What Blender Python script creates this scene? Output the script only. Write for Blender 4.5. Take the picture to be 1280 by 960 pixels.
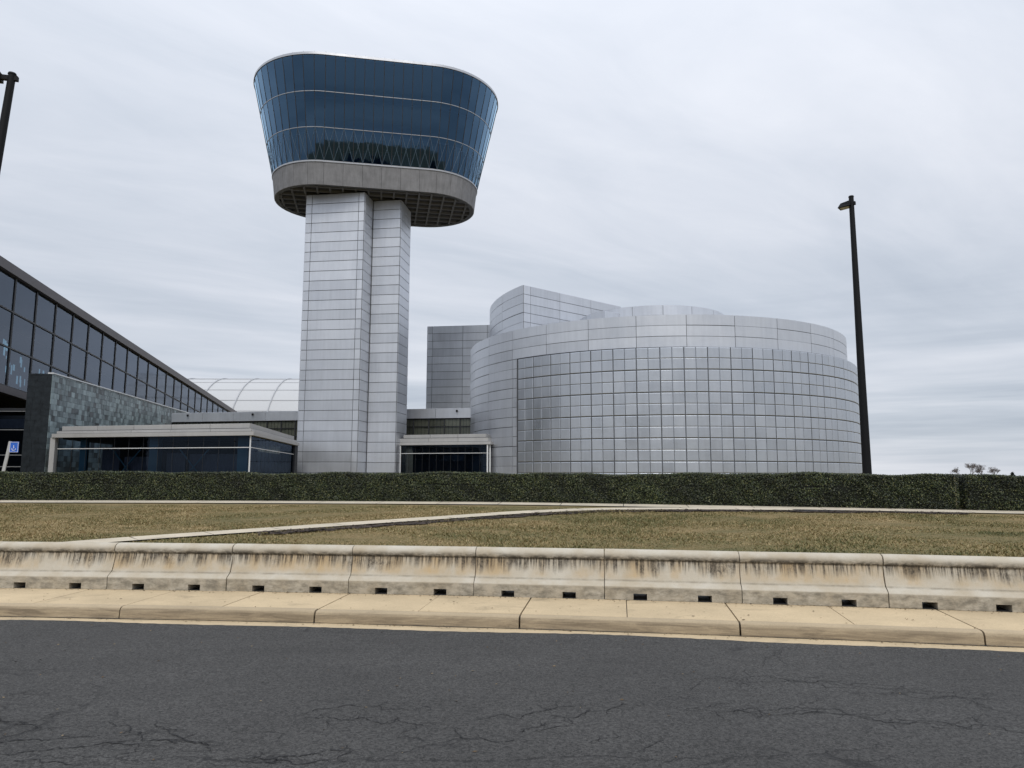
import bpy, math, random
import numpy as np
from mathutils import Vector, Matrix

random.seed(7); rng = np.random.default_rng(11)
R = math.radians
SC = bpy.context.scene
COL = SC.collection
for o in list(bpy.data.objects): bpy.data.objects.remove(o, do_unlink=True)

# ------------------------------------------------------------------ camera
cam = bpy.data.cameras.new('camera'); co = bpy.data.objects.new('camera', cam); COL.objects.link(co)
cam.sensor_width = 36.0; cam.lens = 36.0 * 905 / 1280
cam.clip_start = .1; cam.clip_end = 6000
EYE = 1.9
PITCH = math.atan(114 / 905)
co.location = (0, 0, EYE)
co.rotation_euler = (Matrix.Rotation(R(90) + PITCH, 3, 'X') @ Matrix.Rotation(R(.15), 3, 'Z')).to_euler()
SC.camera = co
SC.render.resolution_x, SC.render.resolution_y = 1024, 768

# ------------------------------------------------------------------ node helper
def sock(nt, s, v):
    if isinstance(v, bpy.types.NodeSocket): nt.links.new(v, s)
    elif isinstance(v, bpy.types.Node): nt.links.new(v.outputs[0], s)
    elif s.type == 'RGBA' and not isinstance(v, (int, float)) and len(v) == 3: s.default_value = (*v, 1)
    else: s.default_value = v
def N(nt, typ, ins=None, **attrs):
    n = nt.nodes.new(typ)
    for k, v in attrs.items(): setattr(n, k, v)
    for k, v in (ins or {}).items(): sock(nt, n.inputs[k], v)
    return n
def mth(nt, op, a, b=0.0, c=None, clamp=False):
    d = {0: a, 1: b}
    if c is not None: d[2] = c
    return N(nt, 'ShaderNodeMath', d, operation=op, use_clamp=clamp).outputs[0]
def mixc(nt, f, a, b, mode='MIX'):
    n = nt.nodes.new('ShaderNodeMix'); n.data_type = 'RGBA'; n.blend_type = mode
    sock(nt, n.inputs[0], f); sock(nt, n.inputs[6], a); sock(nt, n.inputs[7], b)
    return n.outputs[2]
def ramp(nt, fac, stops):
    n = nt.nodes.new('ShaderNodeValToRGB'); sock(nt, n.inputs[0], fac)
    e = n.color_ramp.elements
    while len(e) < len(stops): e.new(.5)
    for i, (p, c) in enumerate(stops):
        e[i].position = p
        e[i].color = (c, c, c, 1) if isinstance(c, (int, float)) else (*c, 1)
    return n.outputs[0]
def mapr(nt, v, a, b, c, d, smooth=False):
    n = N(nt, 'ShaderNodeMapRange', {0: v, 1: a, 2: b, 3: c, 4: d})
    n.clamp = True
    if smooth: n.interpolation_type = 'SMOOTHSTEP'
    return n.outputs[0]
def noise(nt, vec, scale, detail=3, rough=.55, dist=0.0):
    return N(nt, 'ShaderNodeTexNoise', {'Vector': vec, 'Scale': scale, 'Detail': detail, 'Roughness': rough, 'Distortion': dist}).outputs[0]
def vmap(nt, vec, scale=(1, 1, 1), loc=(0, 0, 0), rot=(0, 0, 0)):
    return N(nt, 'ShaderNodeMapping', {'Vector': vec, 'Scale': scale, 'Location': loc, 'Rotation': rot}).outputs[0]

# ------------------------------------------------------------------ sky: high overcast over a daylight sky
SUN_EL, SUN_AZ = R(48), R(178)          # azimuth clockwise from +Y : high behind the camera
W = bpy.data.worlds.new('World'); SC.world = W; W.use_nodes = True
nt = W.node_tree; nt.nodes.clear()
skyt = N(nt, 'ShaderNodeTexSky'); skyt.sky_type = 'NISHITA'; skyt.sun_disc = False
skyt.sun_elevation = SUN_EL; skyt.sun_rotation = SUN_AZ
skc = mixc(nt, 1.0, skyt.outputs[0], (.1, .1, .1), 'MULTIPLY')
tc = N(nt, 'ShaderNodeTexCoord')
sep = N(nt, 'ShaderNodeSeparateXYZ', {0: tc.outputs['Generated']})
zz = mth(nt, 'MAXIMUM', sep.outputs[2], 0.0)
inv = mth(nt, 'ADD', zz, .09)
px_ = mth(nt, 'DIVIDE', sep.outputs[0], inv); py_ = mth(nt, 'DIVIDE', sep.outputs[1], inv)
cv = N(nt, 'ShaderNodeCombineXYZ', {0: px_, 1: py_, 2: 0.0}).outputs[0]
cvr = vmap(nt, cv, (1, 1, 1), (0, 0, 0), (0, 0, R(-35)))
big = noise(nt, vmap(nt, cvr, (.28, .55, 1), (3.1, 1.7, 0)), 1.0, 3, .5, .4)
streak = noise(nt, vmap(nt, cvr, (.5, 1.9, 1), (7.3, 2.2, 0)), 1.0, 6, .58, .7)
fine = noise(nt, vmap(nt, cvr, (1.6, 3.2, 1), (1, 5, 0)), 1.0, 5, .6, .5)
low = noise(nt, vmap(nt, tc.outputs['Generated'], (1.3, 1.3, 22), (.3, 0, 1.45)), 1.0, 5, .55, .3)
low = mth(nt, 'ADD', mth(nt, 'MULTIPLY', mth(nt, 'SUBTRACT', low, .5), 1.55), .47)
t1 = mth(nt, 'ADD', mth(nt, 'MULTIPLY', big, .50), mth(nt, 'MULTIPLY', streak, .28))
t1 = mth(nt, 'ADD', t1, mth(nt, 'MULTIPLY', fine, .22))
hor = mapr(nt, zz, .02, .30, 1, 0, True)
t2 = N(nt, 'ShaderNodeMix', {0: hor, 2: t1, 3: low}); t2.data_type = 'FLOAT'
cloud = ramp(nt, t2.outputs[0], [(.30, (.44, .49, .57)), (.44, (.545, .59, .665)), (.54, (.63, .665, .735)), (.66, (.725, .75, .81))])
lift = mapr(nt, mth(nt, 'MULTIPLY', zz, zz), 0.0, 1.0, 1.06, 2.1)
cloud = mixc(nt, 1.0, cloud, N(nt, 'ShaderNodeCombineColor', {0: lift, 1: lift, 2: lift}).outputs[0], 'MULTIPLY')
final = mixc(nt, .93, skc, cloud)
bg = N(nt, 'ShaderNodeBackground', {0: final, 1: 1.0})
nt.links.new(bg.outputs[0], N(nt, 'ShaderNodeOutputWorld').inputs[0])

sun = bpy.data.lights.new('sun', 'SUN'); sun.energy = 1.3; sun.angle = R(22); sun.color = (1, .95, .87)
so = bpy.data.objects.new('sun', sun); COL.objects.link(so)
sd = Vector((math.sin(SUN_AZ) * math.cos(SUN_EL), math.cos(SUN_AZ) * math.cos(SUN_EL), math.sin(SUN_EL)))
so.rotation_euler = (-sd).to_track_quat('-Z', 'Y').to_euler(); so.location = sd * 200

SC.render.engine = 'CYCLES'
SC.view_settings.view_transform = 'Standard'; SC.view_settings.look = 'None'
SC.view_settings.exposure = 0.0; SC.view_settings.gamma = 1.0; SC.view_settings.use_curve_mapping = False
SC.cycles.transparent_max_bounces = 12

# ------------------------------------------------------------------ object helpers
WL = {}                                   # world origin of every Empty or part that has children
def tag(o, label=None, cat=None, group=None, kind=None):
    if label: o['label'] = label
    if cat: o['category'] = cat
    if group: o['group'] = group
    if kind: o['kind'] = kind
    return o
def empty(name, loc, label, cat, group=None):
    o = bpy.data.objects.new(name, None); COL.objects.link(o); o.location = loc
    o.empty_display_size = .5; WL[o.name] = Vector(loc)
    return tag(o, label, cat, group)
def put(name, me, parent=None, loc=(0, 0, 0), rot=None, scale=None):
    """an object whose origin is at world loc; parents never carry a rotation"""
    o = bpy.data.objects.new(name, me); COL.objects.link(o)
    loc = Vector(loc)
    if parent is not None:
        o.parent = parent; o.location = loc - WL[parent.name]
    else: o.location = loc
    if rot is not None: o.rotation_euler = rot
    if scale is not None: o.scale = scale
    WL[o.name] = loc
    return o
class MB:
    def __init__(s): s.v = []; s.f = []
    def add(s, v, f):
        n = len(s.v); s.v += [tuple(p) for p in v]; s.f += [tuple(i + n for i in q) for q in f]; return s
    def box(s, a, b):
        x0, y0, z0 = a; x1, y1, z1 = b
        return s.add([(x0, y0, z0), (x1, y0, z0), (x1, y1, z0), (x0, y1, z0), (x0, y0, z1), (x1, y0, z1), (x1, y1, z1), (x0, y1, z1)],
                     [(3, 2, 1, 0), (4, 5, 6, 7), (0, 1, 5, 4), (1, 2, 6, 5), (2, 3, 7, 6), (3, 0, 4, 7)])
    def prism(s, poly, z0, z1):
        """poly counter-clockwise in plan; z0, z1 numbers or lists"""
        n = len(poly)
        zz0 = z0 if isinstance(z0, (list, tuple)) else [z0] * n
        zz1 = z1 if isinstance(z1, (list, tuple)) else [z1] * n
        v = [(p[0], p[1], a) for p, a in zip(poly, zz0)] + [(p[0], p[1], a) for p, a in zip(poly, zz1)]
        f = [tuple(range(n - 1, -1, -1)), tuple(range(n, 2 * n))] + [(i, (i + 1) % n, n + (i + 1) % n, n + i) for i in range(n)]
        return s.add(v, f)
    def bar(s, p, q, w, h=None, up=(0, 0, 1)):
        p, q = Vector(p), Vector(q); h = h or w
        d = (q - p).normalized(); u = Vector(up)
        if abs(d.dot(u)) > .98: u = Vector((0, 1, 0))
        a = d.cross(u).normalized(); b = a.cross(d)
        a *= w / 2; b *= h / 2
        return s.add([p - a - b, p + a - b, p + a + b, p - a + b, q - a - b, q + a - b, q + a + b, q - a + b],
                     [(0, 1, 2, 3), (7, 6, 5, 4), (4, 5, 1, 0), (5, 6, 2, 1), (6, 7, 3, 2), (7, 4, 0, 3)])
    def tube(s, pts, rads, n=10, caps=True):
        pts = [Vector(p) for p in pts]; rings = []
        base = len(s.v)
        for i, p in enumerate(pts):
            d = (pts[min(i + 1, len(pts) - 1)] - pts[max(i - 1, 0)]).normalized()
            u = Vector((0, 0, 1)) if abs(d.z) < .9 else Vector((0, 1, 0))
            a = d.cross(u).normalized(); b = a.cross(d)
            for k in range(n):
                t = 2 * math.pi * k / n
                s.v.append(tuple(p + (a * math.cos(t) + b * math.sin(t)) * rads[i]))
        for i in range(len(pts) - 1):
            for k in range(n):
                k2 = (k + 1) % n
                s.f.append((base + i * n + k, base + i * n + k2, base + (i + 1) * n + k2, base + (i + 1) * n + k))
        if caps:
            s.f.append(tuple(base + k for k in range(n - 1, -1, -1)))
            m = base + (len(pts) - 1) * n; s.f.append(tuple(m + k for k in range(n)))
        return s
    def mesh(s, name, mat, smooth=None, off=(0, 0, 0)):
        me = bpy.data.meshes.new(name)
        ox, oy, oz = off
        me.from_pydata([(x - ox, y - oy, z - oz) for x, y, z in s.v], [], s.f); me.update()
        me.materials.append(mat)
        if smooth is not None:
            me.shade_smooth(); me.set_sharp_from_angle(angle=R(smooth))
        return me
    def obj(s, name, mat, parent=None, loc=(0, 0, 0), smooth=None):
        """vertices are in world coordinates, loc is the origin"""
        return put(name, s.mesh(name, mat, smooth, loc), parent, loc)
def quads(name, V, mat, per=4):
    """fast mesh of loose polygons, V: (n*per, 3) array"""
    n = len(V) // per
    me = bpy.data.meshes.new(name)
    me.vertices.add(len(V)); me.vertices.foreach_set('co', V.astype(np.float32).ravel())
    me.loops.add(len(V)); me.loops.foreach_set('vertex_index', np.arange(len(V), dtype=np.int32))
    me.polygons.add(n); me.polygons.foreach_set('loop_start', np.arange(0, len(V), per, dtype=np.int32))
    me.update(calc_edges=True); me.materials.append(mat)
    return me
_cache = {}
def plate(w, h, t, mat, bev=.012):
    """cladding panel standing in XZ, face towards -Y, centred on x and z; shared by all panels of one size"""
    k = (round(w, 3), round(h, 3), round(t, 3), mat.name, bev)
    if k not in _cache:
        a, c = w / 2, h / 2; b = bev
        v = [(-a, t, -c), (a, t, -c), (a, t, c), (-a, t, c), (-a, b, -c), (a, b, -c), (a, b, c), (-a, b, c),
             (-a + b, 0, -c + b), (a - b, 0, -c + b), (a - b, 0, c - b), (-a + b, 0, c - b)]
        f = [(3, 2, 1, 0)] + [(i, (i + 1) % 4, 4 + (i + 1) % 4, 4 + i) for i in range(4)] + \
            [(4 + i, 4 + (i + 1) % 4, 8 + (i + 1) % 4, 8 + i) for i in range(4)] + [(8, 9, 10, 11)]
        _cache[k] = MB().add(v, f).mesh('panel', mat)
    return _cache[k]
def jit(a): return random.uniform(-a, a)

# ------------------------------------------------------------------ materials
def mat(name):
    m = bpy.data.materials.new(name); m.use_nodes = True
    nt = m.node_tree; b = nt.nodes['Principled BSDF']
    return m, nt, b
def setb(nt, b, **k):
    for n, v in k.items(): sock(nt, b.inputs[n.replace('_', ' ')], v)
def objc(nt): return N(nt, 'ShaderNodeTexCoord').outputs['Object']
def posc(nt): return N(nt, 'ShaderNodeNewGeometry').outputs['Position']
def orand(nt): return N(nt, 'ShaderNodeObjectInfo').outputs['Random']
def irand(nt): return N(nt, 'ShaderNodeNewGeometry').outputs['Random Per Island']
def bump(nt, b, h, strength=.3, dist=.01):
    n = N(nt, 'ShaderNodeBump', {'Strength': strength, 'Distance': dist, 'Height': h}); sock(nt, b.inputs['Normal'], n.outputs[0])

def m_metal(name, col, rough=.36, metal=.8, var=.09, isl=False):
    m, nt, b = mat(name)
    r = irand(nt) if isl else orand(nt)
    p = posc(nt)
    soft = noise(nt, vmap(nt, p, (.5, .5, .25)), 1.0, 4, .6)
    drip = noise(nt, vmap(nt, p, (3.0, 3.0, .25)), 1.0, 3, .6)
    v = mth(nt, 'ADD', mapr(nt, r, 0, 1, 1 - var, 1 + var), mapr(nt, soft, .3, .7, -.05, .05))
    v = mth(nt, 'ADD', v, mapr(nt, drip, .35, .7, .02, -.05))
    c = mixc(nt, 1.0, col, N(nt, 'ShaderNodeCombineColor', {0: v, 1: v, 2: v}).outputs[0], 'MULTIPLY')
    setb(nt, b, Base_Color=c, Metallic=metal, Roughness=mth(nt, 'ADD', mapr(nt, soft, .3, .7, rough - .05, rough + .07), mapr(nt, r, 0, 1, -.03, .03)))
    bump(nt, b, noise(nt, vmap(nt, p, (.8, .8, 1.1)), 1.0, 3, .5), .45, .022)
    return m
M = {}
M['panel'] = m_metal('silver_panel', (.62, .645, .695), .40, .60, .07)
M['tile'] = m_metal('steel_tile', (.52, .55, .60), .34, .70, .06)
M['tile_isl'] = m_metal('steel_tile_far', (.52, .55, .60), .34, .70, .06, True)
M['roofband'] = m_metal('pale_fascia', (.47, .465, .46), .6, .2, .05)
M['rim'] = m_metal('pale_rim', (.47, .485, .52), .45, .5, .05)

def flat(name, col, rough=.6, metal=0.0, var=.0, spec=.5):
    m, nt, b = mat(name)
    if var:
        nz = noise(nt, posc(nt), 2.3, 5, .65)
        v = mapr(nt, nz, .3, .7, 1 - var, 1 + var)
        col = mixc(nt, 1.0, col, N(nt, 'ShaderNodeCombineColor', {0: v, 1: v, 2: v}).outputs[0], 'MULTIPLY')
    setb(nt, b, Base_Color=col, Roughness=rough, Metallic=metal)
    b.inputs['Specular IOR Level'].default_value = spec
    return m
M['joint'] = flat('dark_joint', (.035, .037, .041), .7)
M['seam'] = flat('panel_seam', (.085, .09, .10), .6)
M['tar'] = flat('dark_crack', (.014, .014, .015), .9)  # dark asphalt-tar tone of the crack ribbons
M['black'] = flat('black_powder_coat', (.006, .0065, .008), .6, 0, 0, .22)
M['frame'] = flat('dark_frame', (.02, .021, .024), .45)
M['whiteframe'] = flat('white_frame', (.72, .73, .74), .4, 0, .04)
M['greyframe'] = flat('grey_frame', (.28, .29, .30), .45)
M['interior'] = flat('dark_interior', (.035, .038, .045), .8)
M['cabin'] = flat('grey_cab_interior', (.22, .24, .27), .8)
M['curtain'] = flat('grey_curtain', (.16, .16, .19), .9, 0, .15)
M['brace'] = flat('brace_steel', (.13, .19, .25), .4, .3)
M['bluecol'] = flat('blue_column', (.10, .24, .32), .5)
M['fascia'] = flat('brown_grey_fascia', (.115, .105, .11), .5, .3, .08)
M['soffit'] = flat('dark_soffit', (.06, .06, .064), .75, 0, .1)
M['white_roof'] = flat('white_membrane', (.53, .535, .54), .5, 0, .03)
M['signblue'] = flat('sign_blue', (.03, .14, .62), .35)
M['signwhite'] = flat('sign_white', (.75, .76, .78), .4)
M['rib'] = flat('pale_rib', (.42, .43, .45), .5)
M['post'] = flat('galvanised_post', (.52, .52, .51), .5, .3, .08)
M['blind'] = flat('tan_blind', (.30, .29, .235), .85, 0, .12)
M['bark'] = flat('bare_bark', (.17, .15, .145), .9, 0, .2)  # lightened for the far trees, distance haze put into the colour
M['lamp_glass'] = flat('lamp_lens', (.5, .5, .48), .3)

def m_glass(name, tint, gloss, ior=1.75, rough=.02, wave=.25, graze=0.0):
    m = bpy.data.materials.new(name); m.use_nodes = True; nt = m.node_tree; nt.nodes.clear()
    p = posc(nt)
    bp = N(nt, 'ShaderNodeBump', {'Strength': wave, 'Distance': .02, 'Height': noise(nt, p, .7, 2, .5)}).outputs[0]
    fr = N(nt, 'ShaderNodeFresnel', {'IOR': ior, 'Normal': bp}).outputs[0]
    if graze:                                                # coated glass: stronger and paler mirror at glancing angles
        fc = N(nt, 'ShaderNodeLayerWeight', {'Blend': .5}).outputs['Facing']
        fc = mth(nt, 'MULTIPLY', fc, fc)
        fr = mth(nt, 'ADD', fr, mth(nt, 'MULTIPLY', fc, graze), clamp=True)
        gloss = mixc(nt, mth(nt, 'MULTIPLY', fc, 1.2, clamp=True), gloss, (.62, .84, 1.0))
    g = N(nt, 'ShaderNodeBsdfGlossy', {'Color': gloss, 'Roughness': rough, 'Normal': bp})
    r = mapr(nt, orand(nt), 0, 1, .82, 1.18)
    tcol = mixc(nt, 1.0, tint, N(nt, 'ShaderNodeCombineColor', {0: r, 1: r, 2: r}).outputs[0], 'MULTIPLY')
    t = N(nt, 'ShaderNodeBsdfTransparent', {'Color': tcol})
    mx = N(nt, 'ShaderNodeMixShader', {0: fr, 1: t.outputs[0], 2: g.outputs[0]})
    nt.links.new(mx.outputs[0], N(nt, 'ShaderNodeOutputMaterial').inputs[0])
    return m
M['cabglass'] = m_glass('blue_tower_glass', (.15, .34, .62), (.33, .60, .95), 2.0, .02, .10, .6)
M['hallglass'] = m_glass('hall_glass', (.50, .56, .64), (.74, .84, 1.0), 1.85, .06, .4)
M['linkglass'] = m_glass('clear_window_glass', (.85, .88, .86), (.6, .65, .7), 1.4)
M['pavglass'] = m_glass('pavilion_glass', (.40, .48, .58), (.24, .31, .41), 1.5)

def m_concrete_ring():
    m, nt, b = mat('grey_cast_concrete'); p = posc(nt)
    a = noise(nt, p, 1.2, 6, .65); d = noise(nt, vmap(nt, p, (4, 4, .35)), 1.0, 4, .6)
    v = mth(nt, 'ADD', mapr(nt, a, .3, .7, .80, 1.1), mapr(nt, d, .35, .7, .06, -.14))
    v = mth(nt, 'ADD', v, mapr(nt, orand(nt), 0, 1, -.08, .08))
    setb(nt, b, Base_Color=mixc(nt, 1.0, (.235, .235, .245), N(nt, 'ShaderNodeCombineColor', {0: v, 1: v, 2: v}).outputs[0], 'MULTIPLY'), Roughness=.85)
    bump(nt, b, a, .3, .02); return m
M['ring'] = m_concrete_ring()
M['ribsof'] = flat('soffit_rib_concrete', (.15, .15, .158), .8, 0, .1)

def m_slate():
    m, nt, b = mat('blue_green_slate'); r = irand(nt); p = posc(nt)
    c = ramp(nt, r, [(0, (.055, .065, .072)), (.20, (.10, .13, .14)), (.55, (.19, .245, .26)), (1, (.32, .40, .415))])
    v = mapr(nt, noise(nt, p, 1.5, 5, .65), .3, .7, .72, 1.28)
    setb(nt, b, Base_Color=mixc(nt, 1.0, c, N(nt, 'ShaderNodeCombineColor', {0: v, 1: v, 2: v}).outputs[0], 'MULTIPLY'), Roughness=.42)
    return m
M['slate'] = m_slate()
M['slate_shade'] = flat('shaded_slate', (.024, .030, .036), .5, 0, .35, .2)  # darker copy of the slate, the end wall's shade put into the colour

def m_tan(name, col, seed=0., joint=False):
    m, nt, b = mat(name); p = posc(nt)
    a = noise(nt, p, 1.1, 6, .6); f = noise(nt, p, 55, 3, .7); sp = noise(nt, p, 160, 2, .5)
    v = mth(nt, 'ADD', mapr(nt, a, .3, .7, .86, 1.10), mapr(nt, f, .3, .7, -.09, .09))
    v = mth(nt, 'ADD', v, mapr(nt, orand(nt), 0, 1, -.04, .04))
    v = mth(nt, 'MULTIPLY', v, mapr(nt, sp, .62, .72, 1, .62))
    c = mixc(nt, 1.0, col, N(nt, 'ShaderNodeCombineColor', {0: v, 1: v, 2: v}).outputs[0], 'MULTIPLY')
    st = noise(nt, vmap(nt, p, (.55, .9, 3)), 2.2, 6, .7, .6)
    c = mixc(nt, mapr(nt, st, .56, .74, 0, .5), c, (.17, .135, .09))
    setb(nt, b, Base_Color=c, Roughness=.9)
    bump(nt, b, f, .25, .006); return m, nt, b, c
M['walk'], *_ = m_tan('tan_sidewalk_concrete', (.55, .43, .27))
def m_kerb():
    m, nt, b, c = m_tan('stained_kerb_concrete', (.47, .37, .24))
    p = posc(nt)
    st = noise(nt, vmap(nt, p, (.8, .8, 9)), 2.0, 6, .7, .8)
    nz = mth(nt, 'ABSOLUTE', N(nt, 'ShaderNodeSeparateXYZ', {0: N(nt, 'ShaderNodeNewGeometry').outputs['True Normal']}).outputs[2])
    fac = mth(nt, 'MULTIPLY', mapr(nt, st, .38, .64, .22, .85), mapr(nt, nz, .3, .95, 1, .12))
    setb(nt, b, Base_Color=mixc(nt, fac, c, (.15, .115, .075)))
    return m
M['kerb'] = m_kerb()
M['path'], *_ = m_tan('pale_path_concrete', (.56, .49, .375))

def m_barrier():
    m, nt, b = mat('weathered_barrier_concrete'); o = objc(nt); r = orand(nt)
    off = N(nt, 'ShaderNodeCombineXYZ', {0: mth(nt, 'MULTIPLY', r, 91.0), 1: 0.0, 2: mth(nt, 'MULTIPLY', r, 17.0)}).outputs[0]
    v = N(nt, 'ShaderNodeVectorMath', {0: o, 1: off}, operation='ADD').outputs[0]
    z = N(nt, 'ShaderNodeSeparateXYZ', {0: o}).outputs[2]
    base = noise(nt, v, 2.2, 6, .65)
    c = mixc(nt, mapr(nt, base, .35, .68, 0, 1), (.565, .52, .435), (.46, .39, .285))
    # lower half washed paler, rusty ochre patches on the face
    och = noise(nt, vmap(nt, v, (2.4, 1, 1.1)), 1.0, 4, .6)
    face = mth(nt, 'MULTIPLY', mapr(nt, z, .27, .36, 0, 1, True), mapr(nt, z, .60, .56, 0, 1, True))
    c = mixc(nt, mth(nt, 'MULTIPLY', face, mapr(nt, och, .42, .66, 0, .8)), c, (.51, .365, .195))
    # rain streaks hanging from the roll
    s1 = noise(nt, vmap(nt, v, (34, 3, .5)), 1.0, 3, .65)
    s2 = noise(nt, vmap(nt, v, (9, 2, .4)), 1.0, 4, .6)
    s3 = noise(nt, vmap(nt, v, (2.2, 1, .3)), 1.0, 2, .5)
    s4 = noise(nt, vmap(nt, v, (30, 6, 22)), 1.0, 4, .7)
    reach = mth(nt, 'ADD', mth(nt, 'MULTIPLY', s2, .55), mth(nt, 'MULTIPLY', s3, .55))           # how far down they run here
    zlow = mapr(nt, reach, .34, .70, .55, .30)
    fade = mapr(nt, mth(nt, 'SUBTRACT', z, zlow), -.03, .11, 0, 1)
    stf = mth(nt, 'MULTIPLY', mapr(nt, s1, .43, .54, 0, 1), fade)
    stf = mth(nt, 'MAXIMUM', stf, mth(nt, 'MULTIPLY', mth(nt, 'MULTIPLY', mapr(nt, reach, .50, .66, 0, .85), fade), mapr(nt, s4, .38, .6, .2, 1)))
    stf = mth(nt, 'MULTIPLY', stf, mapr(nt, z, .62, .595, 0, 1))
    stf = mth(nt, 'MULTIPLY', stf, mapr(nt, s4, .3, .6, .55, 1))
    c = mixc(nt, mth(nt, 'MULTIPLY', stf, .95), c, (.048, .040, .031))
    # grime along the underside of the roll
    g1 = noise(nt, vmap(nt, v, (7, 3, 14)), 1.0, 5, .7)
    gz = mth(nt, 'MULTIPLY', mapr(nt, z, .70, .60, 0, 1, True), mapr(nt, z, .565, .59, 0, 1, True))
    c = mixc(nt, mth(nt, 'MULTIPLY', gz, mapr(nt, g1, .36, .58, .15, .95)), c, (.05, .043, .033))
    # foot: dirt and speckle
    g2 = noise(nt, vmap(nt, v, (5, 3, 9)), 1.0, 6, .72)
    fz = mapr(nt, z, .215, .17, 0, 1, True)
    c = mixc(nt, mth(nt, 'MULTIPLY', fz, mapr(nt, g2, .40, .62, .15, .8)), c, (.15, .135, .105))
    lz = mth(nt, 'MULTIPLY', mapr(nt, z, .262, .275, 0, 1), mapr(nt, z, .298, .285, 0, 1))
    c = mixc(nt, mth(nt, 'MULTIPLY', lz, mapr(nt, g2, .35, .6, .1, .6)), c, (.2, .175, .13))
    sp = noise(nt, v, 120, 2, .6)
    c = mixc(nt, mapr(nt, sp, .60, .74, 0, .5), c, (.16, .14, .11))
    tz = N(nt, 'ShaderNodeSeparateXYZ', {0: v}).outputs[0]
    setb(nt, b, Base_Color=c, Roughness=.92)
    bump(nt, b, mth(nt, 'ADD', noise(nt, v, 40, 4, .7), mth(nt, 'MULTIPLY', base, 1.5)), .35, .008)
    return m
M['barrier'] = m_barrier()

def m_asphalt():
    m, nt, b = mat('worn_asphalt'); p = posc(nt)
    ag = N(nt, 'ShaderNodeTexVoronoi', {'Vector': p, 'Scale': 62.0}).outputs['Color']
    agv = N(nt, 'ShaderNodeSeparateColor', {0: ag}).outputs[0]
    sp = noise(nt, p, 130, 2, .6); a = noise(nt, p, .5, 6, .62); a2 = noise(nt, vmap(nt, p, (.35, 1.5, 1), (0, 0, 0), (0, 0, R(-7))), 1.0, 5, .6)
    v = mth(nt, 'ADD', mapr(nt, a, .3, .7, .82, 1.16), mapr(nt, a2, .3, .7, -.12, .12))
    v = mth(nt, 'MULTIPLY', v, mapr(nt, agv, 0, 1, .38, 1.62))
    c = mixc(nt, 1.0, (.044, .0425, .0405), N(nt, 'ShaderNodeCombineColor', {0: v, 1: v, 2: v}).outputs[0], 'MULTIPLY')
    c = mixc(nt, mapr(nt, sp, .61, .70, 0, .85), c, (.21, .20, .185))
    # cracking: warped cell edges, in patches that follow the lanes
    warp = N(nt, 'ShaderNodeTexNoise', {'Vector': p, 'Scale': 2.6, 'Detail': 6, 'Roughness': .7}).outputs['Color']
    wv = N(nt, 'ShaderNodeVectorMath', {0: N(nt, 'ShaderNodeVectorMath', {0: warp, 1: (.5, .5, .5)}, operation='SUBTRACT').outputs[0], 1: (.55, .55, 0)}, operation='MULTIPLY').outputs[0]
    pw = N(nt, 'ShaderNodeVectorMath', {0: p, 1: wv}, operation='ADD').outputs[0]
    def cell(sc, stretch, w, seed):
        e = N(nt, 'ShaderNodeTexVoronoi', {'Vector': vmap(nt, pw, stretch, (seed, seed * .7, 0), (0, 0, R(-7))), 'Scale': sc}, feature='DISTANCE_TO_EDGE').outputs[0]
        return mapr(nt, e, 0, w, 1, 0)
    big = cell(.34, (.55, 1.6, 1), .007, 3.3); small = cell(1.5, (.7, 1.25, 1), .03, 9.1)
    Y = N(nt, 'ShaderNodeSeparateXYZ', {0: vmap(nt, p, (1, 1, 1), (0, 0, 0), (0, 0, R(7)))}).outputs[1]
    pat = noise(nt, vmap(nt, p, (.4, 1.0, 1), (5, 3.2, 0), (0, 0, R(-7))), 1.0, 3, .6)
    lane = mapr(nt, mth(nt, 'ABSOLUTE', mth(nt, 'SUBTRACT', Y, 4.9)), .3, 1.7, .20, 0, True)
    pb = mapr(nt, mth(nt, 'ADD', pat, lane), .52, .62, 0, 1)
    ps = mapr(nt, mth(nt, 'ADD', pat, lane), .66, .74, 0, 1)
    cr = mth(nt, 'MAXIMUM', mth(nt, 'MULTIPLY', big, pb), mth(nt, 'MULTIPLY', small, ps))
    cr = mth(nt, 'MULTIPLY', cr, mapr(nt, noise(nt, p, 3.3, 4, .7), .36, .52, .15, 1))
    c = mixc(nt, mth(nt, 'MULTIPLY', cr, .85), c, (.008, .008, .009))
    setb(nt, b, Base_Color=c, Roughness=.88)
    h = mth(nt, 'SUBTRACT', mth(nt, 'ADD', agv, sp), mth(nt, 'MULTIPLY', cr, 3.0))
    bump(nt, b, h, .6, .006); return m
M['asphalt'] = m_asphalt()

def grass_col(nt, p, r):
    a = noise(nt, vmap(nt, p, (.22, .30, 1), (2.2, 4.4, 0)), 1.0, 6, .68, .5)
    f = noise(nt, p, 1.7, 5, .7)
    g = mth(nt, 'ADD', mth(nt, 'MULTIPLY', a, .62), mth(nt, 'ADD', mth(nt, 'MULTIPLY', f, .33), mapr(nt, r, 0, 1, -.14, .14)))
    return ramp(nt, g, [(.28, (.085, .095, .029)), (.41, (.18, .158, .058)), (.53, (.285, .218, .098)), (.66, (.41, .31, .16))])
def m_ground():
    m, nt, b = mat('thatch_and_soil'); p = posc(nt)
    c = grass_col(nt, p, noise(nt, p, 23, 3, .7))
    c = mixc(nt, 1.0, c, (.72, .68, .62), 'MULTIPLY')
    setb(nt, b, Base_Color=c, Roughness=.95); bump(nt, b, noise(nt, p, 30, 4, .7), .6, .03); return m
M['ground'] = m_ground()
def m_blade():
    m, nt, b = mat('dormant_grass_blade'); p = posc(nt)
    setb(nt, b, Base_Color=grass_col(nt, p, irand(nt)), Roughness=.7); return m
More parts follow.
